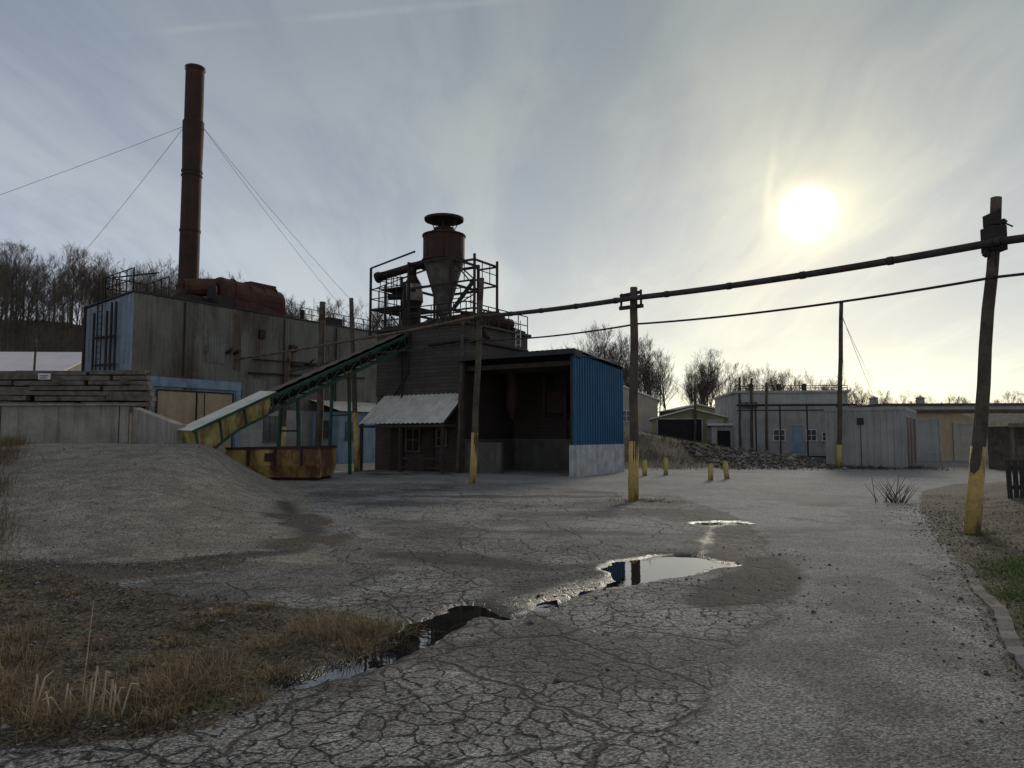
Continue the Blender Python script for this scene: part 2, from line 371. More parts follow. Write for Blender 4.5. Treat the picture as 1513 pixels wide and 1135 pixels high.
darkp=np.maximum(darkp,.7*(1-ss(0,.08,np.abs(le)))*ss(3,5,Y)*(1-ss(18,24,Y)))
darkp=np.maximum(darkp,.55*ss(.56,.66,fbm(X*1.5,Y*.4,4,47.))*road*ss(1.4,.4,re)*(1-ss(16,20,Y)))
darkp=np.maximum(darkp,.4*ss(.58,.66,fbm(X*.9,Y*.9,4,49.))*road*(1-ss(16,24,Y)))
light=ss(.46,.58,fbm(X*.35+7,Y*.5,4,71.))*(1-rampm)*ss(10,13,Y)*(1-ss(38,44,Y))
light=np.maximum(light,.5*ss(16,22,Y)*(1-ss(38,44,Y))*(1-rampm)*ss(-8,-4,X))
light=np.maximum(light,.4*ss(.5,.62,fbm(X*.8+7,Y*.8,4,73.))*(1-road)*(1-ss(9,10,Y))*ss(-3,-1.5,X))
wet=1-ss(-.02,.22,puddle_d(X,Y))
wet=np.maximum(wet,.6*blob([(-.4,6.9,.15),(.4,7.6,.22),(1.2,8.5,.25)],-.1,.3,.6))
wet=np.maximum(wet,.55*blob([(2.6,10.3,.08),(3.2,12.2,.05),(3.7,13.7,.12)],-.1,.25,.6))
green=ss(.1,.5,X-redge(Y)-.25+wob)*(1-ss(9.2,10.3,Y))*ss(5,6,Y)
green=np.maximum(green,.55*dirtmask(X,Y)*ss(.55,.68,fbm(X*1.7,Y*1.7,3,51.)))
litter=np.maximum(ss(55,75,Y)*ss(22,14,X),ss(85,120,Y))
litter=np.maximum(litter,ss(-20,-30,X)*ss(28,40,Y))
crk=(1-road)*(1-rampm)*(1-np.clip(darkp,0,1)*.55)*(.15+.85*ss(.36,.50,fbm(X*.5+3,Y*.5,3,61.)))*(1-ss(20,30,Y)*.5)
crk=np.maximum(crk,(1-road)*(1-ss(7.5,9.5,Y))*ss(-2.5,-1,X)*(1-.5*darkp)*(.5+.5*ss(.36,.46,fbm(X*.8+9,Y*.8,3,63.))))
crk*= (1-np.clip(dirt,0,1))
ckb=np.clip((1-road),0,1)*(1-dirt)*.85*(1-rampm*.55)*(1-litter)
far_=ss(200,330,Y)
o=np_mesh('ground',co,q,m_ground,dict(road=road,dirt=dirt,ramp=rampm,dark=darkp,wet=wet,green=green,litter=litter,crack=crk,crackbig=ckb,light=light,far=far_))
WL=-.032
def water(x0,x1,y0,y1):
    xs=np.linspace(x0,x1,3); ys=np.linspace(y0,y1,3); XX,YY=np.meshgrid(xs,ys)
    c=np.stack([XX,YY,np.full_like(XX,WL)],-1).reshape(-1,3); i=np.arange(9).reshape(3,3)
    np_mesh('puddle_water',c,np.stack([i[:-1,:-1],i[:-1,1:],i[1:,1:],i[1:,:-1]],-1).reshape(-1,4),m_water)
water(.7,3.2,7.7,11.2); water(2.9,5.0,12.9,15.0); water(-1.9,.45,4.4,7.7)
kp=[(redge(y)+.10+.03*math.sin(y*3),y) for y in np.arange(1.8,9.6,.15)]
V=[];F=[]
for i,(x,y) in enumerate(kp):
    z=min(Hs(x,y),Hs(x+.15,y)); zt=z+(.035+.012*math.sin(i*1.9))*max(0.05,1-max(0,(y-6.5)/2.4)); V+=[(x,y,z-.12),(x+.012+.01*math.sin(i*2.7),y,zt),(x+.13,y-.02,zt+.004),(x+.16,y-.02,z-.12)]
    if i:
        a=(i-1)*4;c=i*4; F+=[(a+k,a+k+1,c+k+1,c+k) for k in range(3)]
kb=MB(); kb.add(V,F); kb.make('kerb',m_kerb)

# ------------------------------------------------------------ world + sun
az=math.radians(22.1); el=math.radians(15.9)
sd=Vector((math.sin(az)*math.cos(el),math.cos(az)*math.cos(el),math.sin(el)))
w=bpy.data.worlds.new("World"); sc.world=w; w.use_nodes=True; w.node_tree.nodes.clear()
t=NT(w.node_tree); out=t.n('ShaderNodeOutputWorld')
sky=t.n('ShaderNodeTexSky',sky_type='NISHITA'); sky.sun_disc=False; sky.sun_elevation=el; sky.sun_rotation=az
sky.air_density=.6; sky.dust_density=.1
bg1=t.n('ShaderNodeBackground',{0:sky.outputs[0],1:.05})
D=t.n('ShaderNodeTexCoord').outputs['Generated']
D=t.n('ShaderNodeVectorMath',{0:D},operation='NORMALIZE').outputs[0]
s3=t.n('ShaderNodeSeparateXYZ',{0:D})
zc=t.m('MAXIMUM',s3.outputs[2],0.)
dt=t.m('MAXIMUM',t.n('ShaderNodeVectorMath',{0:D,1:tuple(sd)},operation='DOT_PRODUCT').outputs['Value'],0.)
r=t.n('ShaderNodeValToRGB',{0:zc}); e=r.color_ramp.elements
e[0].position=0; e[0].color=(.44,.41,.39,1); e[1].position=.8; e[1].color=(.20,.207,.225,1)
for p,c in((.12,(.385,.375,.38)),(.3,(.30,.31,.33)),(.48,(.205,.225,.252))):
    k=e.new(p); k.color=(*c,1)
dz=t.m('ADD',zc,.16)
px=t.m('DIVIDE',s3.outputs[0],dz); py=t.m('DIVIDE',s3.outputs[1],dz)
cv=t.n('ShaderNodeCombineXYZ',{0:px,1:py,2:0.}).outputs[0]
mp=t.n('ShaderNodeMapping',{'Vector':cv,'Rotation':(0,0,math.radians(-28)),'Scale':(1.8,.24,1)}).outputs[0]
wq=t.n('ShaderNodeTexNoise',{'Vector':cv,'Scale':.8,'Detail':2.}).outputs['Color']
mp=t.n('ShaderNodeVectorMath',{0:mp,1:t.n('ShaderNodeVectorMath',{0:wq,'Scale':.9},operation='SCALE').outputs[0]},operation='ADD').outputs[0]
ci=t.noise(mp,1.6,6,.62)
cl=t.noise(cv,.55,4,.5)
cm=t.m('MULTIPLY',t.rng(ci,.38,.68,.88,1.20),t.rng(cl,.3,.7,.90,1.12))
ry=t.m('MAXIMUM',s3.outputs[1],.05)
xr=t.m('DIVIDE',s3.outputs[0],ry); zr=t.m('DIVIDE',s3.outputs[2],ry)
fw=t.m('GREATER_THAN',s3.outputs[1],.1)
wx=t.m('ADD',t.m('SUBTRACT',xr,.354),t.m('MULTIPLY',t.m('SUBTRACT',t.noise(D,7.,3),.5),.05))
wx=t.m('SUBTRACT',wx,t.m('MULTIPLY',t.m('POWER',t.m('MAXIMUM',t.m('SUBTRACT',zr,.34),0.),2.),1.5))
wisp=t.m('MULTIPLY',t.m('SUBTRACT',1.,t.rng(t.m('ABSOLUTE',wx),.0,.010)),t.m('MULTIPLY',t.rng(zr,.26,.31),t.rng(zr,.44,.38)))
ctl=t.m('ABSOLUTE',t.m('SUBTRACT',t.m('SUBTRACT',zr,.6137),t.m('MULTIPLY',xr,.094)))
ctr=t.m('MULTIPLY',t.m('SUBTRACT',1.,t.rng(ctl,.0,.009)),t.m('MULTIPLY',t.rng(xr,-.62,-.4),t.rng(xr,.08,-.08)))
ctr=t.m('MULTIPLY',ctr,t.rng(t.noise(D,14.,3),.35,.65))
cm=t.m('ADD',cm,t.m('MULTIPLY',fw,t.m('ADD',t.m('MULTIPLY',wisp,.18),t.m('MULTIPLY',ctr,.18))))
base=t.mix(1.,r.outputs[0],t.n('ShaderNodeCombineColor',{0:cm,1:cm,2:t.m('ADD',t.m('MULTIPLY',cm,.75),.25)}).outputs[0],'MULTIPLY')
wm=t.m('POWER',dt,3.5)
base=t.mix(1.,base,t.n('ShaderNodeCombineColor',{0:t.m('ADD',1.,t.m('MULTIPLY',wm,.08)),1:t.m('SUBTRACT',1.,t.m('MULTIPLY',wm,.02)),2:t.m('SUBTRACT',1.,t.m('MULTIPLY',wm,.38))}).outputs[0],'MULTIPLY')
lowz=t.rng(zc,.0,.28,1.,0.)
hz=t.m('MULTIPLY',lowz,t.m('POWER',dt,8.))
acc=t.mix(1.,base,t.n('ShaderNodeCombineColor',{0:t.m('MULTIPLY',hz,.20),1:t.m('MULTIPLY',hz,.115),2:t.m('MULTIPLY',hz,-.04)}).outputs[0],'ADD')
for p,c in((40.,(.08,.066,.03)),(220.,(.14,.118,.055)),(1000.,(.24,.20,.09)),(3000.,(.75,.65,.42))):
    f=t.m('MULTIPLY',t.m('POWER',dt,p),cm)
    acc=t.mix(1.,acc,t.n('ShaderNodeCombineColor',{0:t.m('MULTIPLY',f,c[0]),1:t.m('MULTIPLY',f,c[1]),2:t.m('MULTIPLY',f,c[2])}).outputs[0],'ADD')
disc=t.m('MULTIPLY',t.rng(dt,math.cos(math.radians(2.0)),math.cos(math.radians(.5))),6.)
acc=t.mix(1.,acc,t.n('ShaderNodeCombineColor',{0:disc,1:t.m('MULTIPLY',disc,.96),2:t.m('MULTIPLY',disc,.84)}).outputs[0],'ADD')
bg2=t.n('ShaderNodeBackground',{0:acc,1:1.})
ad=t.n('ShaderNodeAddShader',{0:bg1.outputs[0],1:bg2.outputs[0]})
L(t,ad.outputs[0],out.inputs[0])
sl=bpy.data.lights.new('sun','SUN'); sl.energy=1.5; sl.angle=math.radians(12); sl.color=(1,.89,.74)
so=bpy.data.objects.new('sun',sl); so.rotation_euler=(-sd).to_track_quat('-Z','Y').to_euler(); COL.objects.link(so)

# ------------------------------------------------------------ camera
cd=bpy.data.cameras.new('camera'); cam=bpy.data.objects.new('camera',cd); COL.objects.link(cam)
cd.lens=26; cd.sensor_width=36; cd.clip_end=5000; cd.clip_start=.05
cam.location=(0,0,1.6); cam.rotation_euler=(math.radians(94.08),0,0); sc.camera=cam

# ------------------------------------------------------------ helpers
def railing(mb,pts,h=1.0,r=.022,posts=1.0):
    for a,b in zip(pts[:-1],pts[1:]):
        a=Vector(a);b=Vector(b);n=max(1,round((b-a).length/posts))
        for i in range(n+1):
            p=a.lerp(b,i/n); mb.cyl(p,p+Vector((0,0,h)),r,r,5)
        for k in(.5,1.): mb.cyl(a+Vector((0,0,h*k)),b+Vector((0,0,h*k)),r,r,5)
def window(mbf,mbg,face,u,z,w,h,off=0.0,bars=(1,1)):
    def bx(mb,u0,u1,d0,d1,z0,z1):
        ps=[face(a,d,c) for a in(u0,u1) for d in(d0,d1) for c in(z0,z1)]
        mb.add(ps,[(0,1,3,2),(4,6,7,5),(0,4,5,1),(2,3,7,6),(0,2,6,4),(1,5,7,3)])
    f=.07
    bx(mbf,u-w/2-f,u+w/2+f,.0,.06,z+h,z+h+f); bx(mbf,u-w/2-f-.04,u+w/2+f+.04,.0,.10,z-f,z)
    bx(mbf,u-w/2-f,u-w/2,.0,.06,z,z+h); bx(mbf,u+w/2,u+w/2+f,.0,.06,z,z+h)
    for i in range(1,bars[0]+1):
        c=u-w/2+w*i/(bars[0]+1); bx(mbf,c-.02,c+.02,.018,.045,z,z+h)
    for i in range(1,bars[1]+1):
        c=z+h*i/(bars[1]+1); bx(mbf,u-w/2,u+w/2,.021,.04,c-.02,c+.02)
    bx(mbg,u-w/2,u+w/2,.004,.016,z,z+h)
def sag(p0,p1,s,n=14):
    p0=Vector(p0);p1=Vector(p1)
    return [p0.lerp(p1,i/n)-Vector((0,0,s*4*(i/n)*(1-i/n))) for i in range(n+1)]

# ------------------------------------------------------------ utility poles carrying the pipe
def pole(base,top,r=.11,yel=1.46,bracket=None,name='utility_pole'):
    bx,by=base[:2]; bz=Hs(bx,by)-.15
    e=empty(name,(bx,by,bz)); d=Vector((top[0]-bx,top[1]-by,top[2]-bz))
    mb=MB(); n=9; pts=[]
    for i in range(n+1):
        k=i/n; pts.append(d*k+Vector((math.sin(i*1.7+bx)*.012,math.cos(i*1.3+by)*.012,0)))
    for i in range(n): mb.cyl(pts[i],pts[i+1],r*(1-.25*i/n),r*(1-.25*(i+1)/n),12,i in(0,n-1))
    mb.make('shaft',m_pole,e,True)
    if yel:
        k=(yel+.15)/d.length; a=d*.01
        mb=MB(); mb.cyl(a,d*k,r+.008,r*(1-.25*k)+.008,14); mb.make('yellow_paint_band',m_yel,e,True)
    if bracket:
        mb=MB()
        for (z,kind) in bracket:
            c=d*((z-bz)/d.z)
            if kind=='cradle':
                dirp=Vector((.78,-.62,0)).normalized()
                mb.beam(c-dirp*.42+Vector((0,0,-.16)),c+dirp*.25+Vector((0,0,-.16)),.09,.09)
                mb.beam(c-dirp*.40+Vector((0,0,.16)),c+dirp*.20+Vector((0,0,.20)),.07,.07)
                mb.cyl(c-dirp*.38+Vector((0,0,-.16)),c-dirp*.36+Vector((0,0,.22)),.03,.03,6)
                mb.cyl(c+dirp*.2+Vector((0,0,-.2)),c+dirp*.2+Vector((0,0,.26)),.03,.03,6)
            else:
                mb.box(c.x,c.y,c.z,.26,.30,.42); mb.beam(c+Vector((-.2,-.05,-.3)),c+Vector((.2,0,.34)),.06,.08)
                mb.box(c.x-.03,c.y-.02,c.z+.33,.15,.26,.2); mb.cyl(c+Vector((-.06,-.1,-.5)),c+Vector((.06,-.1,.5)),.025,.025,6); mb.cyl(c+Vector((.1,-.05,.3)),c+Vector((.32,-.02,.22)),.015,.015,5)
        mb.make('pipe_bracket',m_rustdark,e)
    return e
pole((7.55,12.3),(8.3,12.4,5.68),.115,1.42,[(4.95,'box')])
pole((3.05,18.74),(3.13,18.74,5.42),.125,1.48,[(5.08,'cradle')])
pole((-1.35,25.5),(-1.07,25.6,7.15),.12,1.75,[(5.7,'cradle')])
pole((-7.13,34.3),(-7.57,34.4,8.1),.13,2.7)
pole((16.7,38),(17.1,38,8.6),.13,1.15)
pole((-9.9,38.0),(-9.85,38.1,8.6),.20,0)
pole((-12.4,40.0),(-12.2,40.1,6.3),.12,2.1)
pole((-2.42,32.9),(-2.2,33,7.0),.09,0)
for (x,y,h) in((18.4,57,5.8),(19.2,56,5.5),(15.3,62,5.2),(24.0,60,4.6),(17.8,58,5.9)):
    pole((x,y),(x+.1,y,h+Hs(x,y)),.12,0)
for (x,y) in((22.9,52),(23.8,52.3),(24.4,52.5)):
    pole((x,y),(x,y,2.8),.1,1.2)

e=empty('overhead_pipeline')
PB=(8.14,12.2,4.86);PA=(3.0,18.55,5.10);PC=(-1.25,25.35,5.74);PD=(-7.3,34.1,6.10);PE=(-15.6,41.2,5.9)
mb=MB(); pp=sag((14.6,5.6,4.72),PB,.03,8)+sag(PB,PA,.07)[1:]+sag(PA,PC,.05)[1:]
mb.tube(pp,.068,10); mb.make('lagged_pipe',m_pipe,e,True)
mb=MB()
for i in range(2,len(pp)-1,3):
    d=(pp[i+1]-pp[i]).normalized(); mb.cyl(pp[i]-d*.05,pp[i]+d*.05,.08,.08,10)
mb.make('pipe_collars',m_steel,e,True)
mb=MB(); mb.tube(sag(PC,PD,.05)+sag(PD,PE,.03)[1:],.06,8)
mb.tube([Vector(PE),Vector((-15.55,41.1,5.9)),Vector((-15.7,41.3,5.4))],.06,8); mb.make('rusty_pipe',m_pipelight,e,True)
mb=MB(); cc=sag((14.5,5.9,4.15),(8.1,12.25,4.27),.02,6)+sag((8.1,12.25,4.27),(3.2,18.7,4.47),.10)[1:]+sag((3.2,18.7,4.47),(-1.2,25.45,4.93),.10)[1:]+sag((-1.2,25.45,4.93),(-7.2,34.2,5.5),.12)[1:]+sag((-7.2,34.2,5.5),(-13,43,5.4),.1)[1:]
mb.tube(cc,.024,6); mb.make('lower_cable',m_cable,e,True)
mb=MB()
for a,b in (((17.05,38,8.1),(26,52,3.2)),((17.05,38,6.6),(24,53,3.6)),((17.1,38,7.8),(60,120,8))): mb.tube(sag(a,b,.25,8),.012,4)
mb.make('service_wires',m_cable,e)

# ------------------------------------------------------------ main boiler building
C=(-18.6,36,.55)
e=empty('boiler_house',C,ROT); zb=lambda z:z-.55
W=4.5; LN=21.
mb=MB()
mb.corr((0,0,zb(4.6)),(0,6.3,zb(4.6)),4.1,4.1,.22,.025)
mb.corr((0,6.3,zb(3.2)),(0,LN,zb(3.2)),5.5,5.5,.22,.025)
mb.corr((-W,LN,0),(-W,0,0),7.6,7.6,.28,.03)
mb.make('corrugated_front_wall',m_corr,e)
mb=MB(); mb.corr((-W,0,zb(4.2)),(0,0,zb(4.2)),4.05,4.5,.28,.03); mb.make('corrugated_gable_wall',m_corrblue,e)
mb=MB(); mb.b2(-.24,-.02,0.02,6.3,-.8,zb(4.15)); mb.b2(-W+.02,-.25,.03,.2,-.8,zb(4.2))
mb.b2(-.02,.10,-.05,6.3,zb(4.15),zb(4.62)); mb.b2(-W,.1,-.12,-.05,zb(4.1),zb(4.35)); mb.b2(-.02,.06,6.0,6.3,0,zb(4.15))
mb.b2(-.02,.05,-.0,.5,0,zb(4.14))
mb.make('blue_lower_wall',m_bluepaint,e)
mb=MB(); mb.b2(-.02,.06,1.35,3.5,.1,zb(3.95)); mb.b2(-.02,.06,3.62,5.75,.1,zb(3.95)); mb.make('tan_loading_doors',m_tan,e)
mb=MB()
for y in (1.32,3.56,5.79): mb.b2(.06,.10,y-.03,y+.03,0,zb(3.98))
mb.b2(.061,.1,1.35,5.76,zb(3.93),zb(4.0)); mb.b2(.061,.08,4.0,4.05,.1,zb(3.9))
mb.make('door_tracks',m_rustdark,e)
mb=MB(); mb.b2(-.3,-.02,6.3,LN,-.8,zb(3.2)); mb.b2(-W+.1,-.1,LN-.2,LN,0,zb(8.6)); mb.make('lower_block_wall',m_block,e)
mb=MB(); mb.add([(.08,-.1,zb(8.72)),(.08,LN,zb(8.72)),(-W-.1,LN,zb(8.3)),(-W-.1,-.1,zb(8.3)),(.08,-.1,zb(8.80)),(.08,LN,zb(8.80)),(-W-.1,LN,zb(8.38)),(-W-.1,-.1,zb(8.38))],[(0,1,2,3),(4,7,6,5),(0,4,5,1),(0,3,7,4),(1,5,6,2),(2,6,7,3)])
mb.make('roof',m_steel,e)
mb=MB()
for y in (9.2,13.4,2.7): mb.cyl((.12,y,zb(3.2 if y>6 else 4.7)),(.12,y,zb(8.6)),.05,.05,6)
mb.cyl((.14,7.0,zb(6.0)),(.14,12.6,zb(6.15)),.04,.04,6)
mb.cyl((.14,6.7,zb(5.2)),(.14,16,zb(5.5)),.06,.06,6)
for y in(5.3,5.8): mb.cyl((.10,y,zb(6.2)),(.5,y,zb(6.35)),.09,.11,8)
mb.box(.12,9.9,zb(6.9),.2,.5,.35); mb.box(.15,10.2,zb(5.9),.3,.9,.12); mb.box(.25,11.2,zb(6.0),.5,.7,.10); mb.cyl((.2,11,zb(6)),(.7,11,zb(6.3)),.05,.05,6)
mb.box(.1,7.6,zb(7.5),.16,.35,.5)
for x in(-1.1,-1.5,-1.9,-3.1): mb.cyl((x,-.25,zb(4.4)),(x,-.25,zb(7.9+.4*(x>-1.7))),.06,.06,6)
for x in(-2.2,-2.6): mb.cyl((x,-.35,zb(3.2)),(x,-.35,zb(9.6)),.035,.035,5)
for i in range(20): mb.cyl((-2.2,-.35,zb(3.4+i*.3)),(-2.6,-.35,zb(3.4+i*.3)),.02,.02,4)
mb.cyl((-1.1,-.25,zb(6.6)),(-3.1,-.25,zb(6.6)),.06,.06,6); mb.cyl((-1.0,-.25,zb(5.2)),(-3.1,-.25,zb(5.2)),.05,.05,6)
mb.cyl((-3.9,-.3,zb(3)),(-3.9,-.3,zb(8.3)),.08,.08,6)
mb.make('conduits_and_vents',m_rustdark,e)
mb=MB(); railing(mb,[(-.1,0,zb(8.8)),(-.1,.02,zb(8.8)),(-2.6,0,zb(8.6)),(-2.6,2.2,zb(8.6)),(-.6,2.2,zb(8.8))],1.15,.03,.6); mb.cyl((-2.2,.1,zb(9.7)),(-1.2,2,zb(10.2)),.04,.04,5)
railing(mb,[(0,10.5,zb(8.8)),(0,20.5,zb(8.8))],.7,.025,.9); mb.make('roof_railing',m_rustdark,e)
mb=MB(); mb.corr((.03,3.9,zb(5.6)),(.03,5.2,zb(5.6)),1.7,1.7,.18,.04); mb.corr((.03,6.4,zb(3.3)),(.03,8.2,zb(3.3)),1.6,1.6,.2,.04); mb.make('patch_panels',M('patch_sheet',(.24,.235,.20),(.17,.165,.14),1,.7,streak=.6,rust=.25,soft=.06),e)
mb=MB(); mb.b2(.031,.036,5.75,6.25,zb(5.3),zb(8.5)); mb.b2(.031,.036,9.6,10.0,zb(4.2),zb(7.)); 
mb.make('rust_stained_sheets',M('rust_stained',(.13,.088,.055),(.09,.065,.045),1.5,.8,streak=.6),e)
mb=MB(); mb.b2(.05,2.3,11.6,17,-.9,zb(3.1)); mb.make('annex_walls',m_bluepaint,e)
mb=MB(); mb.sheet((.0,11.3,zb(3.9)),(.0,17.3,zb(3.9)),(2.7,17.3,zb(3.15)),(2.7,11.3,zb(3.15)),20); mb.make('annex_roof',m_roofw,e)
mf=MB();mg=MB()
window(mf,mg,lambda u,d,z:(u,11.6-d,z),1.2,1.0,.8,1.0); window(mf,mg,lambda u,d,z:(2.3+d,u,z),12.6,.9,.8,1.0)
window(mf,mg,lambda u,d,z:(-.02+d,u,z),8.6,.8,1.2,1.4,0,(2,2))
mf.make('window_frames',m_wood,e); mg.make('window_glass',m_glass,e)
mb=MB(); a=Vector((-2.2,6.3,zb(9.9)));b2=Vector((-1.9,10.2,zb(9.65)))
mb.cyl(a,b2,.98,.98,18); mb.cyl(a-Vector((0,.25,0)),a,.6,.98,18)
mb.b2(-3.1,-1.1,6.6,10.3,zb(8.6),zb(9.5)); mb.box(-2.2,9.0,zb(10.6),1.2,1.9,.55)
for y in(6.9,7.9,8.9,9.8): mb.cyl((-2.13,y,zb(9.87)),(-2.12,y+.07,zb(9.86)),1.04,1.04,18)
mb.cyl((-2.0,6.0,zb(10.2)),(-2.8,4.6,zb(10.0)),.5,.55,12)
mb.make('rusted_boiler_drum',M('boiler_rust',(.105,.043,.024),(.05,.024,.016),1.6,.8,streak=.5,stc=(.03,.016,.012),bump=.4),e,False)
mb=MB(); mb.b2(-3.2,-1.,3.7,5.9,zb(8.5),zb(9.3)); mb.b2(-.9,-.4,5,6.2,zb(8.6),zb(9.4)); mb.cyl((-1.2,5.2,zb(9)),(-1.2,5.2,zb(10.0)),.3,.25,10)
mb.cyl((-1.5,12,zb(8.5)),(-1.5,12,zb(9.7)),.15,.15,8); mb.b2(-2.2,-1.2,14,15.2,zb(8.5),zb(9.5)); mb.make('roof_equipment',m_rustdark,e)

e=empty('smokestack',(-18.6,42,8.0))
mb=MB(); zs=[0,1.5,2.0,2.6,8.6,8.7,8.75,11.9,12.0,15.1]; rs=[1.0,.95,.62,.56,.54,.60,.54,.60,.52,.52]
for z0,z1,r0,r1 in zip(zs[:-1],zs[1:],rs[:-1],rs[1:]): mb.cyl((0,0,z0),(0,0,z1),r0,r1,24,False)
mb.cyl((0,0,15.05),(0,0,15.2),.57,.57,24,False); mb.cyl((0,0,15.1),(0,0,15.101),.52,.02,24)
for i in range(12):
    a=i*math.pi/6; mb.cyl((.63*math.cos(a),.63*math.sin(a),2.0),(.63*math.cos(a),.63*math.sin(a),2.3),.03,.03,5)
mb.make('stack_shell',m_rust,e,True)
mb=MB()
for z in (5.4,8.9,11.6): mb.cyl((0,0,z),(0,0,z+.12),.585,.585,24)
mb.make('flange_rings',m_rustdark,e)
mb=MB(); top=Vector((0,0,11.7))
for q2 in ((-36,6,2.5),(-17.5,12,2.0),(9.5,9,-.6),(11.0,7,-.6)):
    mb.tube(sag(top+Vector((.5 if q2[0]>0 else -.5,0,0)),Vector(q2),.35,10),.011,4)
mb.make('guy_wires',m_cable,e)

# ------------------------------------------------------------ brick tower house
e=empty('brick_mill_house',(-2.1,33.5,0),ROT)
bw,bd,bh=5.46,5.4,6.75
mb=MB(); mb.b2(-bw,0,0,bd,3.6,bh); mb.b2(-bw,-.06,.06,bd-.05,-.2,3.6); mb.make('plank_walls',m_planks,e)
mb=MB(); mb.b2(-.06,0,.001,bd,-.2,3.6); mb.b2(-bw-.02,-.07,-.0,.058,-.2,3.3); mb.make('brick_walls',m_brick,e)
mb=MB(); mb.b2(-bw-.15,.15,-.15,bd+.15,bh,bh+.12); mb.b2(-bw,-.6,.5,bd-.5,bh+.12,bh+.35); mb.make('roof',m_steel,e)
mb=MB(); mb.sheet((.0,0,3.6),(-4.9,0,3.6),(-5.0,-1.65,2.22),(.0,-1.65,2.22),18,-.035); mb.make('sheet_awning',m_roofw,e)
mb=MB()
for x in(-4.9,-2.5,-.1): mb.b2(x-.06,x+.06,-1.62,-1.5,-.1,2.2)
for x in(-4.9,-3.7,-2.5,-1.3,-.1): mb.beam((x,-.03,3.42),(x,-1.62,2.08),.06,.1)
mb.b2(-5,0,-1.66,-1.52,2.02,2.13); mb.beam((-.05,-1.55,2.1),(-.05,-.05,2.1),.06,.08)
for i in range(2): mb.b2(-2.4,-.15,-1.6,-1.56,.2+i*.40,.28+i*.40)
mb.b2(-1.6,-1.5,-1.6,-1.56,0,1.0)
mb.make('porch_frame',M('dark_timber',(.06,.048,.038),(.035,.03,.025),3,.9),e)
mf=MB();mg=MB(); fc=lambda u,d,z:(u,-.07-d,z)
window(mf,mg,fc,-3.0,.95,.75,1.0,0,(1,1)); window(mf,mg,fc,-1.3,1.2,.5,.7,0,(0,1)); 
mf.make('window_frames',m_wood,e); mg.make('window_glass',m_dark,e)
mb=MB(); mb.b2(-2.35,-1.75,-.11,-.072,0,2.05); mb.b2(-4.4,-3.6,-.11,-.072,0,2.1); mb.make('doors',M('dark_door',(.06,.035,.028),(.035,.025,.02),2,.8),e)
mb=MB(); railing(mb,[(-bw,0,bh+.1),(0,0,bh+.1),(0,bd,bh+.1)],.95,.028,.9)
mb.tube([(-3.7,-.12,3.2),(-3.7,-.12,5.9),(-3.9,-.12,7.6)],.05,6); mb.tube([(-4.2,-.1,3.6),(-3.3,-.12,4.6),(-3.3,-.12,6.8)],.035,6)
mb.tube([(-2.1,-.12,5.9),(.1,-.12,6.0),(.12,5.2,6.0)],.07,8)
mb.make('roof_railing_and_pipes',m_rustdark,e)
mb=MB()
mb.cyl((-.55,.6,7.2),(-.55,4.6,7.35),.28,.28,12); mb.cyl((-1.5,.7,7.1),(-.3,.7,7.15),.24,.24,12); mb.box(-.6,3.2,7.5,.7,.9,.5); mb.cyl((-.9,4.6,7.2),(.0,5.1,6.8),.2,.2,10)
mb.box(-1.2,1.9,7.15,.8,.7,.6); mb.cyl((-.2,1.4,7.0),(.25,1.4,6.2),.12,.12,8)
mb.make('roof_ducts',m_rust,e,False)
mb=MB()
for k in(0,.28): mb.cyl((.1+k,4.1,6.1),(.1+k,4.1,7.4),.025,.025,5)
for i in range(5): mb.cyl((.1,4.1,6.2+i*.25),(.38,4.1,6.2+i*.25),.02,.02,4)
mb.make('roof_ladder',m_white,e)

# ------------------------------------------------------------ cyclone dust collector with platforms
e=empty('cyclone_dust_collector',(-3.55,38,0),ROT)
mb=MB(); R=1.09
mb.cyl((0,0,10.75),(0,0,12.05),R,R,28,False); mb.cyl((0,0,12.05),(0,0,12.35),R,.55,28,False)
mb.cyl((0,0,12.35),(0,0,12.45),.55,.55,20)
mb.cyl((0,0,10.68),(0,0,10.78),R+.06,R+.06,28); mb.cyl((0,0,12.0),(0,0,12.08),R+.05,R+.05,28)
for i in range(28):
    if i%4==0:
        a=i/28*2*math.pi; mb.cyl((R*math.cos(a),R*math.sin(a),10.75),(R*math.cos(a),R*math.sin(a),12.05),.025,.025,4)
mb.make('cyclone_drum',m_rust,e,True)
mb=MB(); mb.cyl((0,0,10.7),(0,0,7.7),R-.02,.2,28,False); mb.cyl((0,0,7.7),(0,0,6.9),.2,.2,12)
mb.make('cyclone_cone',M('grey_cone',(.15,.135,.115),(.085,.075,.065),2,.7,.0,streak=.6,rust=.3,soft=.05),e,True)
mb=MB(); mb.cyl((0,0,12.86),(0,0,12.98),1.02,1.05,28,True); mb.cyl((0,0,12.98),(0,0,13.14),1.05,.15,28)
for i in range(6):
    a=i*math.pi/3; mb.cyl((.5*math.cos(a),.5*math.sin(a),12.35),(.85*math.cos(a),.85*math.sin(a),12.9),.025,.025,5)
mb.make('rain_cap',m_rustdark,e)
mb=MB()
fx=[-1.35,1.35]; 
for x in fx:
    for y in(-1.2,1.2): mb.b2(x-.06,x+.06,y-.06,y+.06,6.8,10.6)
for z in(7.9,9.2,10.5):
    for y in(-1.2,1.2): mb.beam((fx[0],y,z),(fx[1],y,z),.08,.12)
    for x in fx: mb.beam((x,-1.2,z),(x,1.2,z),.08,.12)
mb.beam((1.35,-1.2,7.9),(1.35,1.2,9.2),.05,.05); mb.beam((1.35,1.2,9.2),(1.35,-1.2,10.5),.05,.05)
for p in((2.6,-.9),(2.6,1.1)): mb.b2(p[0]-.05,p[0]+.05,p[1]-.05,p[1]+.05,6.8,10.6)
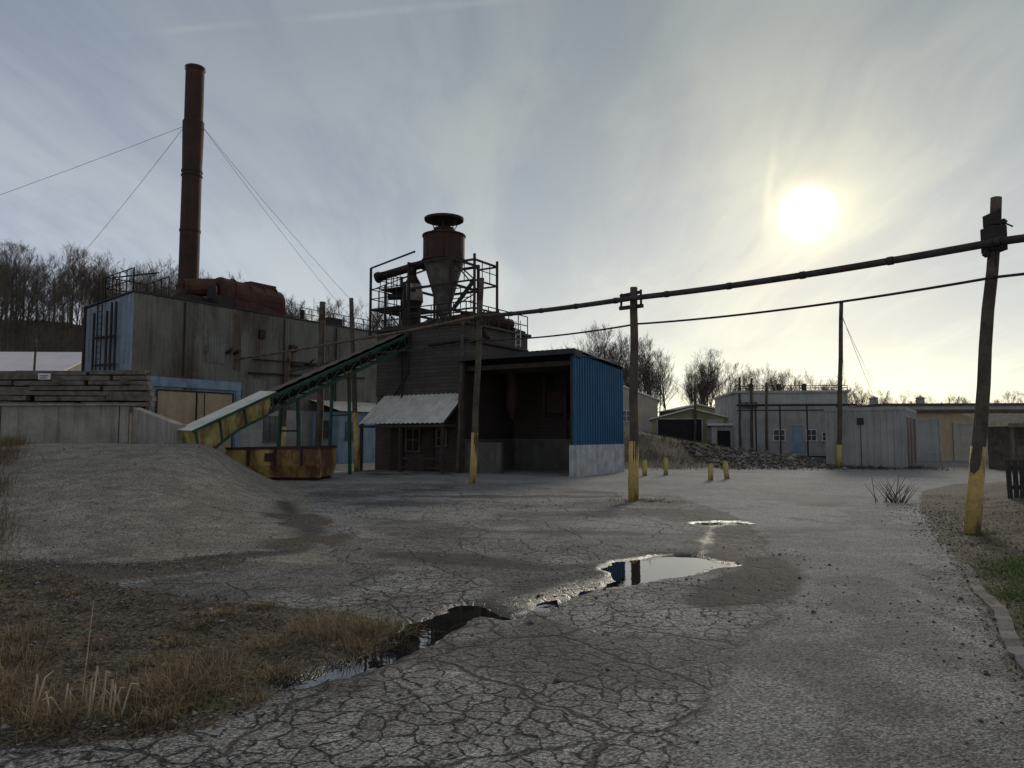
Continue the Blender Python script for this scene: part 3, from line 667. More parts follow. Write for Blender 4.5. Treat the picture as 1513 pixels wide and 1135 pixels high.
for z in(7.9,9.3,10.3):
    mb.beam((1.35,-.9,z),(2.6,-.9,z),.07,.08); mb.beam((1.35,1.1,z),(2.6,1.1,z),.07,.08); mb.beam((2.6,-.9,z),(2.6,1.1,z),.07,.08)
mb.beam((1.35,-.9,8.0),(2.6,-.9,9.3),.05,.22); mb.beam((2.6,-.9,9.3),(1.35,-.9,10.4),.05,.06)
mb.box(-2.7,0,8.35,2.6,2.6,.08); mb.box(-2.9,0,9.45,1.4,1.8,.07)
for x in(-3.95,-2.9,-1.6):
    for y in(-1.25,1.25): mb.b2(x-.05,x+.05,y-.05,y+.05,6.8,10.6 if x<-3 else 9.6)
mb.beam((-3.95,-1.25,7.0),(-2.9,-1.25,8.3),.05,.05); mb.beam((-2.9,-1.25,7.0),(-3.95,-1.25,8.3),.05,.05)
mb.beam((-2.9,-1.25,8.3),(-1.6,-1.25,7.0),.05,.05); mb.beam((-3.95,-1.25,10.6),(-.9,-1.25,11.1),.06,.08); mb.beam((-3.95,1.25,10.5),(-.9,1.25,11.0),.06,.08)
mb.beam((-3.95,-1.25,9.4),(-3.95,1.25,10.5),.05,.05)
mb.make('steel_frame',m_rustdark,e)
mb=MB()
railing(mb,[(-1.5,-1.25,8.4),(-3.95,-1.25,8.4),(-3.95,1.25,8.4)],1.05,.028,.6)
railing(mb,[(-2.2,-.9,9.5),(-3.6,-.9,9.5),(-3.6,.9,9.5)],.9,.025,.5)
railing(mb,[(1.35,-.9,9.35),(2.6,-.9,9.35),(2.6,1.1,9.35)],1.0,.025,.6)
railing(mb,[(1.35,-1.2,7.9),(2.6,-1.2,7.9)],1.0,.025,.5)
railing(mb,[(-1.4,-2.6,6.9),(2.6,-2.6,6.9),(3.6,-2.4,6.9)],1.0,.025,.7)
mb.make('handrails',m_rustdark,e)
mb=MB(); mb.cyl((-3.9,-.6,10.25),(-.8,-.2,10.75),.22,.22,12); mb.cyl((-4.1,-.63,10.2),(-3.9,-.6,10.25),.3,.3,12)
mb.cyl((-1.75,-.4,6.9),(-1.75,-.4,8.0),.42,.42,14); mb.cyl((-1.75,-.4,8.0),(-1.75,-.4,8.7),.2,.55,14,False); mb.cyl((-1.75,-.4,9.6),(-1.75,-.4,10.1),.48,.2,14); mb.cyl((-1.75,-.4,10.1),(-1.75,-.4,10.6),.2,.2,10)
mb.cyl((-3.3,-.5,9.1),(-1.7,-.4,9.0),.18,.18,10)
mb.make('ducting',m_rustdark,e,True)
mb=MB(); mb.cyl((-1.75,-.4,8.7),(-1.75,-.4,9.6),.56,.5,16); mb.make('feed_vessel',M('grey_vessel',(.42,.39,.34),(.27,.24,.2),3,.7,.0,rust=.25),e,True)

# ------------------------------------------------------------ blue shelter
e=empty('blue_open_shed',(2.57,30,0),ROT)
sw,sdp=5.8,4.5
mb=MB(); mb.corr((0,0,1.27),(0,sdp,1.27),3.72,3.38,.235,.055); mb.b2(-.06,.06,-.10,-.0,1.27,5.0); mb.b2(.0,.09,-.02,sdp+.02,4.93,4.98)
mb.b2(-.04,.07,sdp,sdp+.08,1.27,4.7)
mb.make('blue_corrugated_wall',m_blue,e)
mb=MB(); mb.b2(-.22,.09,-.14,sdp+.1,-.2,1.265); mb.make('painted_concrete_plinth',m_concw,e)
mb=MB(); mb.b2(-sw,-sw+.18,.1,sdp,-.1,1.5); mb.b2(-sw,-.25,sdp-.2,sdp,-.1,1.5); mb.b2(-sw+.19,-sw+2.0,.25,.45,-.1,1.35); mb.make('concrete_curb_walls',M('dark_concrete',(.14,.125,.105),(.085,.075,.063),1.2,.9,streak=.6),e)  # concrete darker than the plinth
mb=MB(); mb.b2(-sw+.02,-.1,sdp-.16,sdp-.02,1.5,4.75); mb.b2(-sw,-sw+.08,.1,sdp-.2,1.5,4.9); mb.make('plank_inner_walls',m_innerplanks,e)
mb=MB(); mb.add([(-sw-.3,-.25,5.06),(.12,-.25,5.06),(.12,sdp+.15,4.70),(-sw-.3,sdp+.15,4.70)],[(0,1,2,3)]); 
mb.sheet((-sw-.3,-.3,5.14),(.14,-.3,5.14),(.14,sdp+.2,4.76),(-sw-.3,sdp+.2,4.76),26,.04)
mb.make('sheet_roof',m_steel,e)
mb=MB(); mb.b2(-sw-.3,.14,-.32,-.27,4.96,5.17); mb.b2(.10,.15,-.27,.35,4.85,5.12); mb.make('roof_fascia',m_steel,e)
mb=MB()
for y in(.3,2.2,4.1): mb.b2(-sw,-.05,y-.06,y+.06,4.55,4.75)
mb.b2(-.2,-.07,-.05,.1,1.27,4.9); mb.b2(-sw+.1,-sw+.25,-.12,.03,-.1,4.9)
for y in(1.2,2.4,3.6): mb.b2(-.14,-.02,y,y+.1,1.27,4.8)
for z in(2.2,3.4): mb.b2(-.12,-.005,.1,sdp,z,z+.1)
mb.make('shed_frame',M('shed_timber',(.07,.055,.042),(.04,.033,.027),3,.9),e)
mb=MB(); mb.box(-3.1,3.9,3.2,1.1,.3,1.0); mb.cyl((-3.6,3.7,2.7),(-3.6,3.7,4.6),.12,.12,8); mb.cyl((-2.4,3.6,1.5),(-2.4,3.6,4.4),.09,.09,8); mb.box(-1.4,4.2,2.4,1.2,.1,1.3)
mb.cyl((-4.6,2.5,3.0),(-4.6,2.5,4.6),.3,.3,12); mb.cyl((-4.6,2.5,3.0),(-4.6,2.5,2.4),.3,.08,12)
mb.make('hanging_chute_equipment',m_rust,e)

# ------------------------------------------------------------ conveyor
e=empty('inclined_conveyor')
A0=Vector((-11.35,26.2,1.55)); B0=Vector((-3.9,37.6,7.3)); dv=(B0-A0); Lc=dv.length; dn=dv.normalized()
sdv=Vector((dn.y,-dn.x,0)).normalized(); up=sdv.cross(dn)
if up.z<0: up=-up
def cp(t,s,u): return A0+dn*t+sdv*s+up*u
def cz(t,s,z): return A0+dn*t+sdv*s-Vector((0,0,z))
mb=MB()
for s in(-.5,.5):
    mb.beam(cp(0,s,.25),cp(Lc,s,.25),.07,.12); mb.beam(cp(0,s,-.25),cp(Lc,s,-.25),.07,.12)
    n=14
    for i in range(n+1):
        mb.beam(cp(Lc*i/n,s,-.25),cp(Lc*i/n,s,.25),.05,.05)
        if i<n: mb.beam(cp(Lc*i/n,s,-.25),cp(Lc*(i+1)/n,s,.25),.035,.035)
for i in range(15): mb.beam(cp(Lc*i/14,-.5,-.25),cp(Lc*i/14,.5,-.25),.05,.05)
for t_ in(4.6,7.6,12.2):
    for s in(-.5,.5):
        p=cp(t_,s,-.25); q2=Vector((p.x+sdv.x*s*.3,p.y+sdv.y*s*.3,(Hs(p.x,p.y) if t_<11 else 2.9)-.1)); mb.beam(p,q2,.11,.11)
    p=cp(t_,-.5,-.3);q2=cp(t_,.5,-.3); g=Hs(p.x,p.y)
    mb.beam((p.x,p.y,p.z*.6+g*.4),(q2.x,q2.y,q2.z*.6+g*.4),.08,.08)
mb.make('green_truss',m_green,e)
mb=MB(); mb.beam(cp(3.4,0,.18),cp(Lc,0,.18),.86,.05); mb.beam(cp(3.4,0,-.1),cp(Lc,0,-.1),.8,.03)
i=0
while 3.6+i*.52<Lc: mb.cyl(cp(3.6+i*.52,-.45,.12),cp(3.6+i*.52,.45,.12),.05,.05,6); i+=1
mb.cyl(cp(Lc,-.5,.1),cp(Lc,.5,.1),.25,.25,12)
mb.make('belt_and_rollers',m_dark,e)
mb=MB(); mb.sheet(cp(2.,-.5,.34),cp(Lc,-.5,.34),cp(Lc,.12,.36),cp(2.,.12,.36),16,.02); mb.make('belt_hood',M('hood_sheet',(.16,.13,.10),(.10,.08,.06),2,.8,rust=.35,soft=.08),e)
mb=MB(); mb.poly(cp(-.25,-.30,.40),cp(-.25,.62,.36),cp(3.6,.62,.40),cp(3.6,-.30,.46)); mb.poly(cp(-.25,-.30,.425),cp(3.6,-.30,.485),cp(3.6,.62,.425),cp(-.25,.62,.385))
mb.make('light_cover_panel',m_roofw,e)
mb=MB()
bot=[(-.1,.45),(.1,.72),(.9,.48),(1.6,.32),(3.0,.30)]
mb.poly(cp(-.2,.60,.34),*[cz(a_,.60,z_) for a_,z_ in bot],cp(3.5,.6,.34)); mb.poly(cp(-.2,-.60,.36),*[cz(a_,-.60,z_) for a_,z_ in bot],cp(3.5,-.60,.36))
mb.poly(cp(-.2,-.6,.36),cz(-.1,-.6,.45),cz(-.1,.6,.45),cp(-.2,.6,.34))
for (a0_,z0_),(a1_,z1_) in zip(bot[:-1],bot[1:]): mb.poly(cz(a0_,-.6,z0_),cz(a1_,-.6,z1_),cz(a1_,.6,z1_),cz(a0_,.6,z0_))
mb.make('yellow_boot_hopper',m_dumpyel,e)
mb=MB()
for t_,ub in((-.12,.45),(.9,.48),(2.0,.3),(3.3,.28)):
    mb.beam(cp(t_,.65,.34),cz(t_,.65,ub),.06,.06)
for s in(.62,-.62):
    p=cp(.05,s,-.3); mb.beam(p,(p.x,p.y,-.1),.09,.09)
mb.beam(cp(-.25,.66,.35),cp(3.6,.66,.38),.05,.09)
for (a0_,z0_),(a1_,z1_) in zip(bot[1:-1],bot[2:]): mb.beam(cz(a0_,.66,z0_),cz(a1_,.66,z1_),.06,.08)
mb.make('hopper_ribs',m_green,e)

# ------------------------------------------------------------ dumpster / skip
e=empty('rusted_skip',(-8.75,28.3,Hs(-8.75,28.3)),math.radians(-4))
mb=MB()
top=[(-1.85,-.75),(-1.5,-.95),(1.78,-.95),(1.78,.95),(-1.5,.95),(-1.85,.75)]; bot=[(-1.45,-.6),(-1.2,-.8),(1.72,-.8),(1.72,.8),(-1.2,.8),(-1.45,.6)]
n=6; vs=[(x,y,1.22-(.06 if x<0 else 0)) for x,y in top]+[(x,y,.55) for x,y in [( -1.95,-.8),(-1.55,-.98),(1.8,-.98),(1.8,.98),(-1.55,.98),(-1.95,.8)]]+[(x,y,.10) for x,y in bot]
fs=[(i,(i+1)%n,n+(i+1)%n,n+i) for i in range(n)]+[(n+i,n+(i+1)%n,2*n+(i+1)%n,2*n+i) for i in range(n)]+[tuple(range(2*n,3*n))]
mb.add(vs,[f[::-1] for f in fs]); mb.make('tub',m_skip,e)
mb=MB(); tv=[Vector(v) for v in vs[:6]]
for i in range(6): mb.beam(tv[i],tv[(i+1)%6],.09,.09)
for x in(-.9,.1,1.1): mb.beam((x,-1.0,1.2),(x,-1.0,.55),.09,.06)
mb.b2(-1.9,-1.2,-.55,-.45,.1,.3); mb.b2(-1.2,1.7,-.7,-.5,0,.12); mb.b2(-1.2,1.7,.5,.7,0,.12); mb.box(-.1,-1.0,.85,.35,.04,.3)
mb.make('rim_and_ribs',m_rust,e)
mb=MB(); mb.box(0,0,1.0,3.2,1.7,.1); mb.make('load',m_dark,e)

# ------------------------------------------------------------ retaining walls at left
e=empty('concrete_retaining_wall')
mb=MB()
def wallseg(mb,p,q2,zt0,zt1,th,zb0=-.3):
    p=Vector((*p,0));q2=Vector((*q2,0)); d=(q2-p).normalized(); nn=Vector((d.y,-d.x,0))*th/2
    vs=[p-nn,p+nn,q2+nn,q2-nn]; mb.add([(v.x,v.y,zb0) for v in vs]+[(v.x,v.y,z) for v,z in zip(vs,(zt0,zt0,zt1,zt1))],[(3,2,1,0),(4,5,6,7),(0,1,5,4),(1,2,6,5),(2,3,7,6),(3,0,4,7)])
wallseg(mb,(-32,30.6),(-15.5,30.1),2.90,2.85,.35)
wallseg(mb,(-15.35,30.2),(-11.65,26.1),2.80,2.02,.32)
mb.make('wall_body',m_conc,e)
mb=MB(); wallseg(mb,(-32,30.55),(-15.4,30.05),2.98,2.93,.48,2.86); mb.make('wall_coping',m_conc,e)
mb=MB()
for x in np.arange(-30.6,-15.8,4.9): mb.b2(x,x+.025,29.905+(-15.5-x)*.03,29.99+(-15.5-x)*.03,.5,2.84)
mb.make('wall_joints',m_dark,e)
e=empty('timber_crib_wall')
mb=MB()
for i in range(7):
    for k in range(6):
        x0=-33+k*3.0+ (i%2)*.9+random.uniform(-.2,.2); x1=min(x0+2.94,-14.9-.12*i)
        if x1<=x0: continue
        z0=2.88+i*.225+random.uniform(-.02,.02); yy=30.75+i*.10+random.uniform(-.06,.06)
        mb.beam((x0,yy+.17,z0+.09),(x1,yy+.17+random.uniform(-.03,.03),z0+.09+random.uniform(-.03,.03)),.35,random.uniform(.165,.20))
for x in(-31,-28,-25,-22,-19,-16.2):
    for z in(3.1,3.8): mb.b2(x-.1,x+.1,30.62,33,z,z+.17)
mb.make('stacked_timbers',m_wood,e)
mb=MB(); mb.b2(-33,-15.6,31.5,31.8,2.0,4.35); mb.make('dark_gap_backing',m_dark,e)  # near-black sheet added behind the timbers, paints shade into their gaps
e=empty('warning_sign',(-19.4,30.60,4.1)); mb=MB(); mb.b2(-.25,.25,-.04,0,-.13,.12); mb.make('sign_board',m_white,e); mb=MB(); mb.b2(-.18,.18,-.046,-.041,-.0,.04); mb.b2(-.18,.12,-.046,-.041,-.08,-.05); mb.make('sign_text',m_redbrown,e)

# ------------------------------------------------------------ generic background buildings
def building(name,loc,rz,w,d,h,wall,roofm,roof='flat',rise=1.2,corr=False,feat=None,over=.25):
    z0=min(Hs(loc[0],loc[1]),loc[2] if len(loc)>2 else 99)
    e=empty(name,(loc[0],loc[1],z0-.3),rz); h=h+.3; mb=MB()
    if corr:
        for a,b in(((0,0,0),(w,0,0)),((w,0,0),(w,d,0)),((w,d,0),(0,d,0)),((0,d,0),(0,0,0))): mb.corr(a,b,h,h,.3,.035)
    else: mb.b2(0,w,0,d,0,h)
    o_=over
    if roof=='gx':
        mb.add([(0,0,h),(w,0,h),(w/2,0,h+rise)],[(0,1,2)]); mb.add([(0,d,h),(w,d,h),(w/2,d,h+rise)],[(0,2,1)])
    if roof=='gy':
        mb.add([(0,0,h),(0,d,h),(0,d/2,h+rise)],[(0,2,1)]); mb.add([(w,0,h),(w,d,h),(w,d/2,h+rise)],[(0,1,2)])
    mb.make('walls',wall,e); mb=MB(); k=.06
    def slab(a,b,c,dd):
        vs=[Vector(p) for p in(a,b,c,dd)]; mb.add(vs+[v+Vector((0,0,.12)) for v in vs],[(3,2,1,0),(4,5,6,7),(0,1,5,4),(1,2,6,5),(2,3,7,6),(3,0,4,7)])
    if roof=='flat': mb.b2(-o_,w+o_,-o_,d+o_,h,h+.18)
    if roof=='gx':
        g=rise/(w/2)*o_
        slab((-o_,-o_,h-g+.01),(w/2,-o_,h+rise+.01),(w/2,d+o_,h+rise+.01),(-o_,d+o_,h-g+.01)); slab((w/2,-o_,h+rise+.012),(w+o_,-o_,h-g+.01),(w+o_,d+o_,h-g+.01),(w/2,d+o_,h+rise+.012))
    if roof=='gy':
        g=rise/(d/2)*o_
        slab((-o_,-o_,h-g+.01),(w+o_,-o_,h-g+.01),(w+o_,d/2,h+rise+.01),(-o_,d/2,h+rise+.01)); slab((-o_,d/2,h+rise+.012),(w+o_,d/2,h+rise+.012),(w+o_,d+o_,h-g+.01),(-o_,d+o_,h-g+.01))
    mb.make('roof',roofm,e)
    groups={}
    mf=MB();mg=MB()
    faces={'S':lambda u,dd,z:(u,-dd,z),'E':lambda u,dd,z:(w+dd,u,z),'W':lambda u,dd,z:(-dd,u,z)}
    for f in (feat or []):
        if f[0]=='win': window(mf,mg,faces[f[1]],f[2],f[3]+.3,f[4],f[5],0,f[6] if len(f)>6 else (1,1))
        else:
            fc=faces[f[1]]; u,z,ww,hh,mt=f[2:7]; m_=groups.setdefault(mt.name,(MB(),mt))[0]; z+=.3
            for dd,a0,a1,c0,c1 in ((.055,u-ww/2,u+ww/2,z,z+hh),):
                ps=[fc(a,q3,c) for a in(a0,a1) for q3 in(-.02,dd) for c in(c0,c1)]
                m_.add(ps,[(0,1,3,2),(4,6,7,5),(0,4,5,1),(2,3,7,6),(0,2,6,4),(1,5,7,3)])
            if hh>1.5:
                fr=groups.setdefault('trim',(MB(),m_block))[0]
                for a0,a1,c0,c1 in((u-ww/2-.1,u-ww/2,z,z+hh+.1),(u+ww/2,u+ww/2+.1,z,z+hh+.1),(u-ww/2,u+ww/2,z+hh,z+hh+.1)):
                    ps=[fc(a,q3,c) for a in(a0,a1) for q3 in(-.02,.09) for c in(c0,c1)]
                    fr.add(ps,[(0,1,3,2),(4,6,7,5),(0,4,5,1),(2,3,7,6),(0,2,6,4),(1,5,7,3)])
                if mt.name in('grey_sheet','tan_panel') :
                    k=.25
                    while k<hh-.1:
                        ps=[fc(a,q3,c) for a in(u-ww/2,u+ww/2) for q3 in(.05,.068) for c in(z+k,z+k+.03)]
                        fr.add(ps,[(0,1,3,2),(4,6,7,5),(0,4,5,1),(2,3,7,6),(0,2,6,4),(1,5,7,3)]); k+=.3
    if mf.v: mf.make('window_frames',m_white,e); mg.make('window_glass',m_glass,e)
    for k2,(m_,mt) in groups.items(): m_.make('panel_'+k2,mt,e)
    return e
building('white_roof_warehouse',(-64,60),math.radians(2),26.5,12,6.1,m_beige,m_roofpink,'gy',2.3)
pole((-37.6,58),(-37.6,58,9.3),.10,0)
building('gabled_storage_building',(5.2,76),ROT*.3,9.6,12,3.1,m_beige,m_white,'gx',1.9,False,[('win','S',6.5,1,1,1),('p','S',3.5,0,2.4,2.6,m_tan)])
building('open_front_shed',(11.9,63),ROT*.35,6.6,8,1.9,m_olive,m_roofw,'gx',.85,False,[('p','S',2.3,0,3.6,1.9,m_dark),('p','S',5.2,0.2,1.2,1.6,m_block)])  # near-black panel on the closed front paints the shade of an opening
building('low_open_shed',(16.2,60),ROT*.35,1.9,5,1.9,m_block,m_roofw,'flat',.85,False,[('p','S',.9,0,1.0,1.5,m_dark)],.3)  # opening is a near-black panel on the wall, its shade painted in
building('olive_storage_building',(16.8,76),0,4.4,8,3.6,m_olive,m_roofw,'gx',.5)
e=building('grey_block_building',(17.6,58),math.radians(-6),8.4,10,4.6,m_block,m_block,'flat',0,False,
  [('win','S',3.2,.9,.8,.8),('win','S',6.9,.9,.9,.6),('p','S',4.5,0,.9,2.0,m_bluepaint),('win','S',5.6,.9,.7,.8),('p','S',1.0,3.4,1.2,.5,m_glass),('p','W',3,1,2,1.5,m_beige)],.12)
mb=MB(); railing(mb,[(0,0,5.1),(8.4,0,5.1)],.35,.03,1.2)
for x in (1.2,3.0,5.0,7.2): mb.cyl((x,-1.2,0),(x,-1.2,4.0),.06,.06,6)
mb.cyl((-.2,-1.2,3.9),(8.6,-1.2,3.9),.09,.09,6); mb.cyl((-.2,-1.3,3.5),(8.6,-1.3,3.5),.05,.05,6)
for x in(1.8,4.0,6.0): mb.cyl((x,3,4.9),(x,3,5.8),.2,.2,8)
mb.make('pipe_rack',m_steel,e)
e=building('corrugated_metal_shed',(19.8-3.7*.843,37.4+3.7*.538,0),ROT,3.7,7.5,2.95,m_greycorr,m_greycorr,'flat',0,True,
  [('p','E',1.0,.1,1.4,2.5,m_redbrown),('p','E',2.9,.1,1.4,2.5,m_redbrown),('p','E',5.2,.1,1.8,2.5,m_redbrown)],.06)
mb=MB(); mb.box(1.7,-.06,2.7,.3,.1,.35); mb.cyl((1.7,-.1,2.5),(1.7,-.1,0),.02,.02,5)
mb.make('vent_and_conduit',m_steel,e)
building('long_tan_workshop',(25.2,49),math.radians(-4),16,10,3.2,m_tan,m_browroof,'flat',0,False,
  [('p','S',1.7,0,2.4,2.7,m_greycorr),('p','S',5.2,0,2.6,2.4,m_beige),('p','S',9,0,2,2.4,m_greycorr),('win','S',7.2,1.2,.7,.8)],.4)
e=building('rear_workshop',(31,62),math.radians(-4),22,10,4.2,m_block,m_browroof,'flat',0,False,None,.2)
mb=MB()
for x in (1,5): mb.cyl((x,4,4.5),(x,4,5.3),.35,.35,10); mb.cyl((x,4,5.3),(x,4,5.5),.5,.1,10)
mb.make('roof_vents',m_greycorr,e)
e=empty('porch_hut',(22.6,33.5,0),math.radians(-8))
mb=MB(); mb.b2(.8,6,1.2,4,-.1,2.1); mb.make('walls',m_wood,e)
mb=MB(); mb.sheet((-.3,-.3,2.2),(6.5,-.3,2.2),(6.5,4.3,2.75),(-.3,4.3,2.75),20); mb.b2(-.3,6.5,-.34,-.29,2.02,2.2); mb.make('roof',m_wood,e)
mb=MB()
for x in(0,1.5,3,4.5,6): mb.b2(x-.06,x+.06,-.06,.06,-.1,2.1)
mb.make('porch_posts',m_wood,e)
mb=MB(); mb.b2(1.4,2.3,1.15,1.195,0,2); mb.b2(3.2,4.4,1.15,1.195,.9,1.7); mb.make('door_and_window',m_glass,e)

e=empty('wooden_fence')
mb=MB(); x0,y0=11.55,17.3
for i in range(46):
    x=x0+i*.13; y=y0-i*.035; z=Hs(x,y); mb.box(x,y,z+.42,.11,.025,.95+random.uniform(-.04,.04),Matrix.Rotation(random.uniform(-.03,.03),3,'Y'))
for z in(.25,.7): mb.beam((x0,y0+.03,Hs(x0,y0)+z),(x0+6,y0-1.6,Hs(x0+6,y0-1.6)+z),.05,.09)
mb.make('pickets',M('dark_fence_wood',(.06,.05,.045),(.035,.03,.028),3,.9),e)

for x,y,h,l in((5.42,30.4,.66,0),(6.45,31.2,.74,.0),(7.25,27.2,.62,.03),(8.15,28.2,.68,-.06)):
    e=empty('yellow_bollard',(x,y,Hs(x,y)-.05)); mb=MB(); mb.cyl((0,0,0),(l,0,h),.095,.095,14); mb.cyl((l,0,h),(l*1.05,0,h+.05),.095,.04,14)
    mb.make('post',m_yel,e,True); mb=MB(); mb.cyl((0,0,0),(0,0,.07),.17,.13,14); mb.make('concrete_collar',m_conc,e)
e=empty('yellow_bollard',(11.35,15.9,Hs(11.35,15.9)-.05)); mb=MB(); mb.cyl((0,0,0),(0,0,1.1),.09,.09,12); mb.make('post',m_yel,e); mb=MB(); mb.cyl((0,0,1.1),(0,0,1.15),.09,.03,12); mb.make('cap',m_yel,e)

# ------------------------------------------------------------ grass, weeds, stones
def blades(name,mat,centers,per,h,w,spread,lean=.6,tint=(0,1),seg=4):
    V=[];Q=[];T=[];off=0
    for (cx,cy,sc_) in centers:
        n=max(3,int(per*sc_))
        bx=cx+rng.normal(0,spread*sc_,n); by=cy+rng.normal(0,spread*sc_,n); bz=H(bx,by)-.01
        azr=rng.uniform(0,2*np.pi,n); hh=h*sc_*rng.uniform(.35,1.1,n); ln=lean*rng.uniform(.2,1.5,n)
        ox=(bx-cx)/(spread*sc_+1e-6); oy=(by-cy)/(spread*sc_+1e-6)
        dx=np.cos(azr)*.7+ox*.6; dy=np.sin(azr)*.7+oy*.6; dl=np.hypot(dx,dy)+1e-6; dx/=dl;dy/=dl
        rows=[]
        for k in range(seg):
            f=k/(seg-1); r_=hh*ln*f**1.7; zz=hh*(f-.45*ln*f**2.4)
            ww=w*(1-f*.85)*rng.uniform(.8,1.2,n)
            ct=np.stack([bx+dx*r_,by+dy*r_,bz+np.maximum(zz,0)],-1); sd_=np.stack([-dy*ww,dx*ww,np.zeros(n)],-1)
            rows+= [ct-sd_,ct+sd_]
        v=np.stack(rows,1); V.append(v.reshape(-1,3)); 
        ti=np.clip(rng.normal((tint[0]+tint[1])/2,(tint[1]-tint[0])/3.5,n),0,1); T.append(np.repeat(ti,2*seg))
        b0=off+np.arange(n)[:,None]*2*seg
        for k in range(seg-1):
            Q.append(b0+np.array([[2*k,2*k+1,2*k+3,2*k+2]]))
        off+=n*2*seg
    return np_mesh(name,np.concatenate(V),np.concatenate(Q),mat,{'tint':np.concatenate(T)},False)
cs=[(-1.25,6.0,1.45),(-1.55,6.15,1.3),(-1.0,6.3,1.0),(-1.85,5.7,.85),(-2.15,5.2,1.15),(-1.95,4.8,1.35),(-2.2,4.6,1.35),(-1.6,5.1,.7),(-2.9,4.5,1.2),(-3.3,4.9,1.2),(-3.3,4.4,1.4),(-1.15,5.75,.7),(-3.9,6.0,1.1),(-2.0,4.35,.75),(-2.6,5.9,.7),(-2.6,4.25,1.0),(-3.6,5.4,1.2),(-3.0,3.95,1.0)]
for i in range(90):
    x=rng.uniform(-6.5,-1.2); y=rng.uniform(3.9,9.0)
    if dirtmask(np.array([x]),np.array([y]))[0]>.6 and puddle_d(np.array([x]),np.array([y]))[0]>.1: cs.append((x,y,rng.uniform(.2,.65)))
blades('dry_grass',m_dry,cs,300,.175,.0026,.12,1.0,(.05,1))
cs=[]
for i in range(170):
    y=rng.uniform(7.0,24); x=-.63*y-rng.uniform(.0,3.0)-.7
    cs.append((x,y,rng.uniform(.6,1.25)))
blades('roadside_weeds',m_drydark,cs,90,.42,.004,.22,.6,(0,1))
cs=[]
for i in range(330):
    y=rng.uniform(5.5,24); x=redge(y)+rng.uniform(.2,3.6+y*.14)
    if x<11.5 or y<16: cs.append((x,y,rng.uniform(.4,1.)))
blades('verge_dry_grass',m_drydark,cs,110,.085,.0032,.24,1.,(.0,1))
cs=[]
for i in range(190):
    y=rng.uniform(5.6,9.6); x=redge(y)+rng.uniform(.38,1.9); cs.append((x,y,rng.uniform(.6,1.)))
for i in range(9): cs.append((7.55+rng.normal(0,.2),12.15+rng.normal(0,.15),.7))
for i in range(40):
    y=rng.uniform(10,20); cs.append((redge(y)+rng.uniform(.5,3.5),y,.6))
blades('green_grass',m_grn,cs,190,.075,.0025,.17,.8)
cs=[(3.05+rng.normal(0,.5),18.6+rng.normal(0,.3),.6) for i in range(14)]+[(-3.0+rng.uniform(-3,.5),31.6+rng.normal(0,.3),1.) for i in range(14)]
cs+=[(rng.uniform(-1,3),rng.uniform(16.5,18.5),.45) for i in range(16)]
blades('pavement_weeds',m_grn,cs,60,.16,.005,.18,.8,(0,.6))
cs=[]
for i in range(260):
    x=rng.uniform(4.5,21); y=rng.uniform(36,47); cs.append((x,y,rng.uniform(.8,1.4)))
blades('bank_dry_grass',m_drydark,cs,34,.20,.010,.45,.8,(0,.7))
V=MB()
for i in range(16):
    x=-2.50+rng.normal(0,.10)+(.16 if i%2 else -.05); y=4.42+rng.normal(0,.05); z=Hs(x,y)
    h=rng.uniform(.10,.26); a=rng.uniform(0,6.28); l=rng.uniform(.03,.09)
    p0=Vector((x,y,z)); p1=p0+Vector((math.cos(a)*l,math.sin(a)*l,h)); p2=p1+Vector((math.cos(a)*l*1.2,math.sin(a)*l*.8,-h*rng.uniform(-.3,.7)))
    V.cyl(p0,p1,.006,.005,5); V.cyl(p1,p2,.005,.002,5)
V.cyl((-2.55,4.5,0),(-2.5,4.5,.62),.004,.002,5)
V.make('broken_reeds',M('pale_reed',(.48,.37,.25),(.36,.27,.17),8,.8))
V=MB()
for i in range(26):
    x=9.4+rng.normal(0,.2); y=18.3+rng.normal(0,.2); a=rng.uniform(0,6.28)
    V.cyl((x,y,Hs(x,y)),(x+math.cos(a)*.35,y+math.sin(a)*.2,.25+rng.uniform(.1,.45)),.012,.004,4)
V.make('bare_shrub',m_tree)
ico=[(0,0,1),(.9,0,.1),(.25,.85,0),(-.75,.5,.1),(-.7,-.55,0),(.3,-.9,.1),(0,0,-.6)]
icf=[(0,1,2),(0,2,3),(0,3,4),(0,4,5),(0,5,1),(6,2,1),(6,3,2),(6,4,3),(6,5,4),(6,1,5)]
def stones(name,xs,ys,ss_,tm=1.):
    n=len(xs); base=np.array(ico)[None].repeat(n,0)*rng.uniform(.6,1.3,(n,7,1)); a=rng.uniform(0,6.28,n); c,s=np.cos(a),np.sin(a)
    vx=base[:,:,0]*c[:,None]-base[:,:,1]*s[:,None]; vy=base[:,:,0]*s[:,None]+base[:,:,1]*c[:,None]
    v=np.stack([vx,vy,base[:,:,2]*.6],-1)*ss_[:,None,None]+np.stack([xs,ys,H(xs,ys)+ss_*.15],-1)[:,None]
    q_=np.array(icf)[None]+(np.arange(n)*7)[:,None,None]
    np_mesh(name,v.reshape(-1,3),q_.reshape(-1,3),m_stone,{'tint':np.repeat(rng.uniform(0,tm,n),7)},False)
n=12000; xs=rng.uniform(-7,1,n); ys=rng.uniform(3.2,11,n); dm=dirtmask(xs,ys); k=(dm>.25)|(rng.uniform(0,1,n)<.14)
k&=(puddle_d(xs,ys)>.0)
xs,ys=xs[k],ys[k]; y2=rng.uniform(3.5,18,1500); x2=redge(y2)+rng.normal(.15,.35,1500)
x3=rng.uniform(0,4,600); y3=rng.uniform(6.5,11,600); k=puddle_d(x3,y3)>.05; x3,y3=x3[k],y3[k]
y4=rng.normal(9.35,.25,1100); x4=rng.uniform(-8,-3.2,1100)
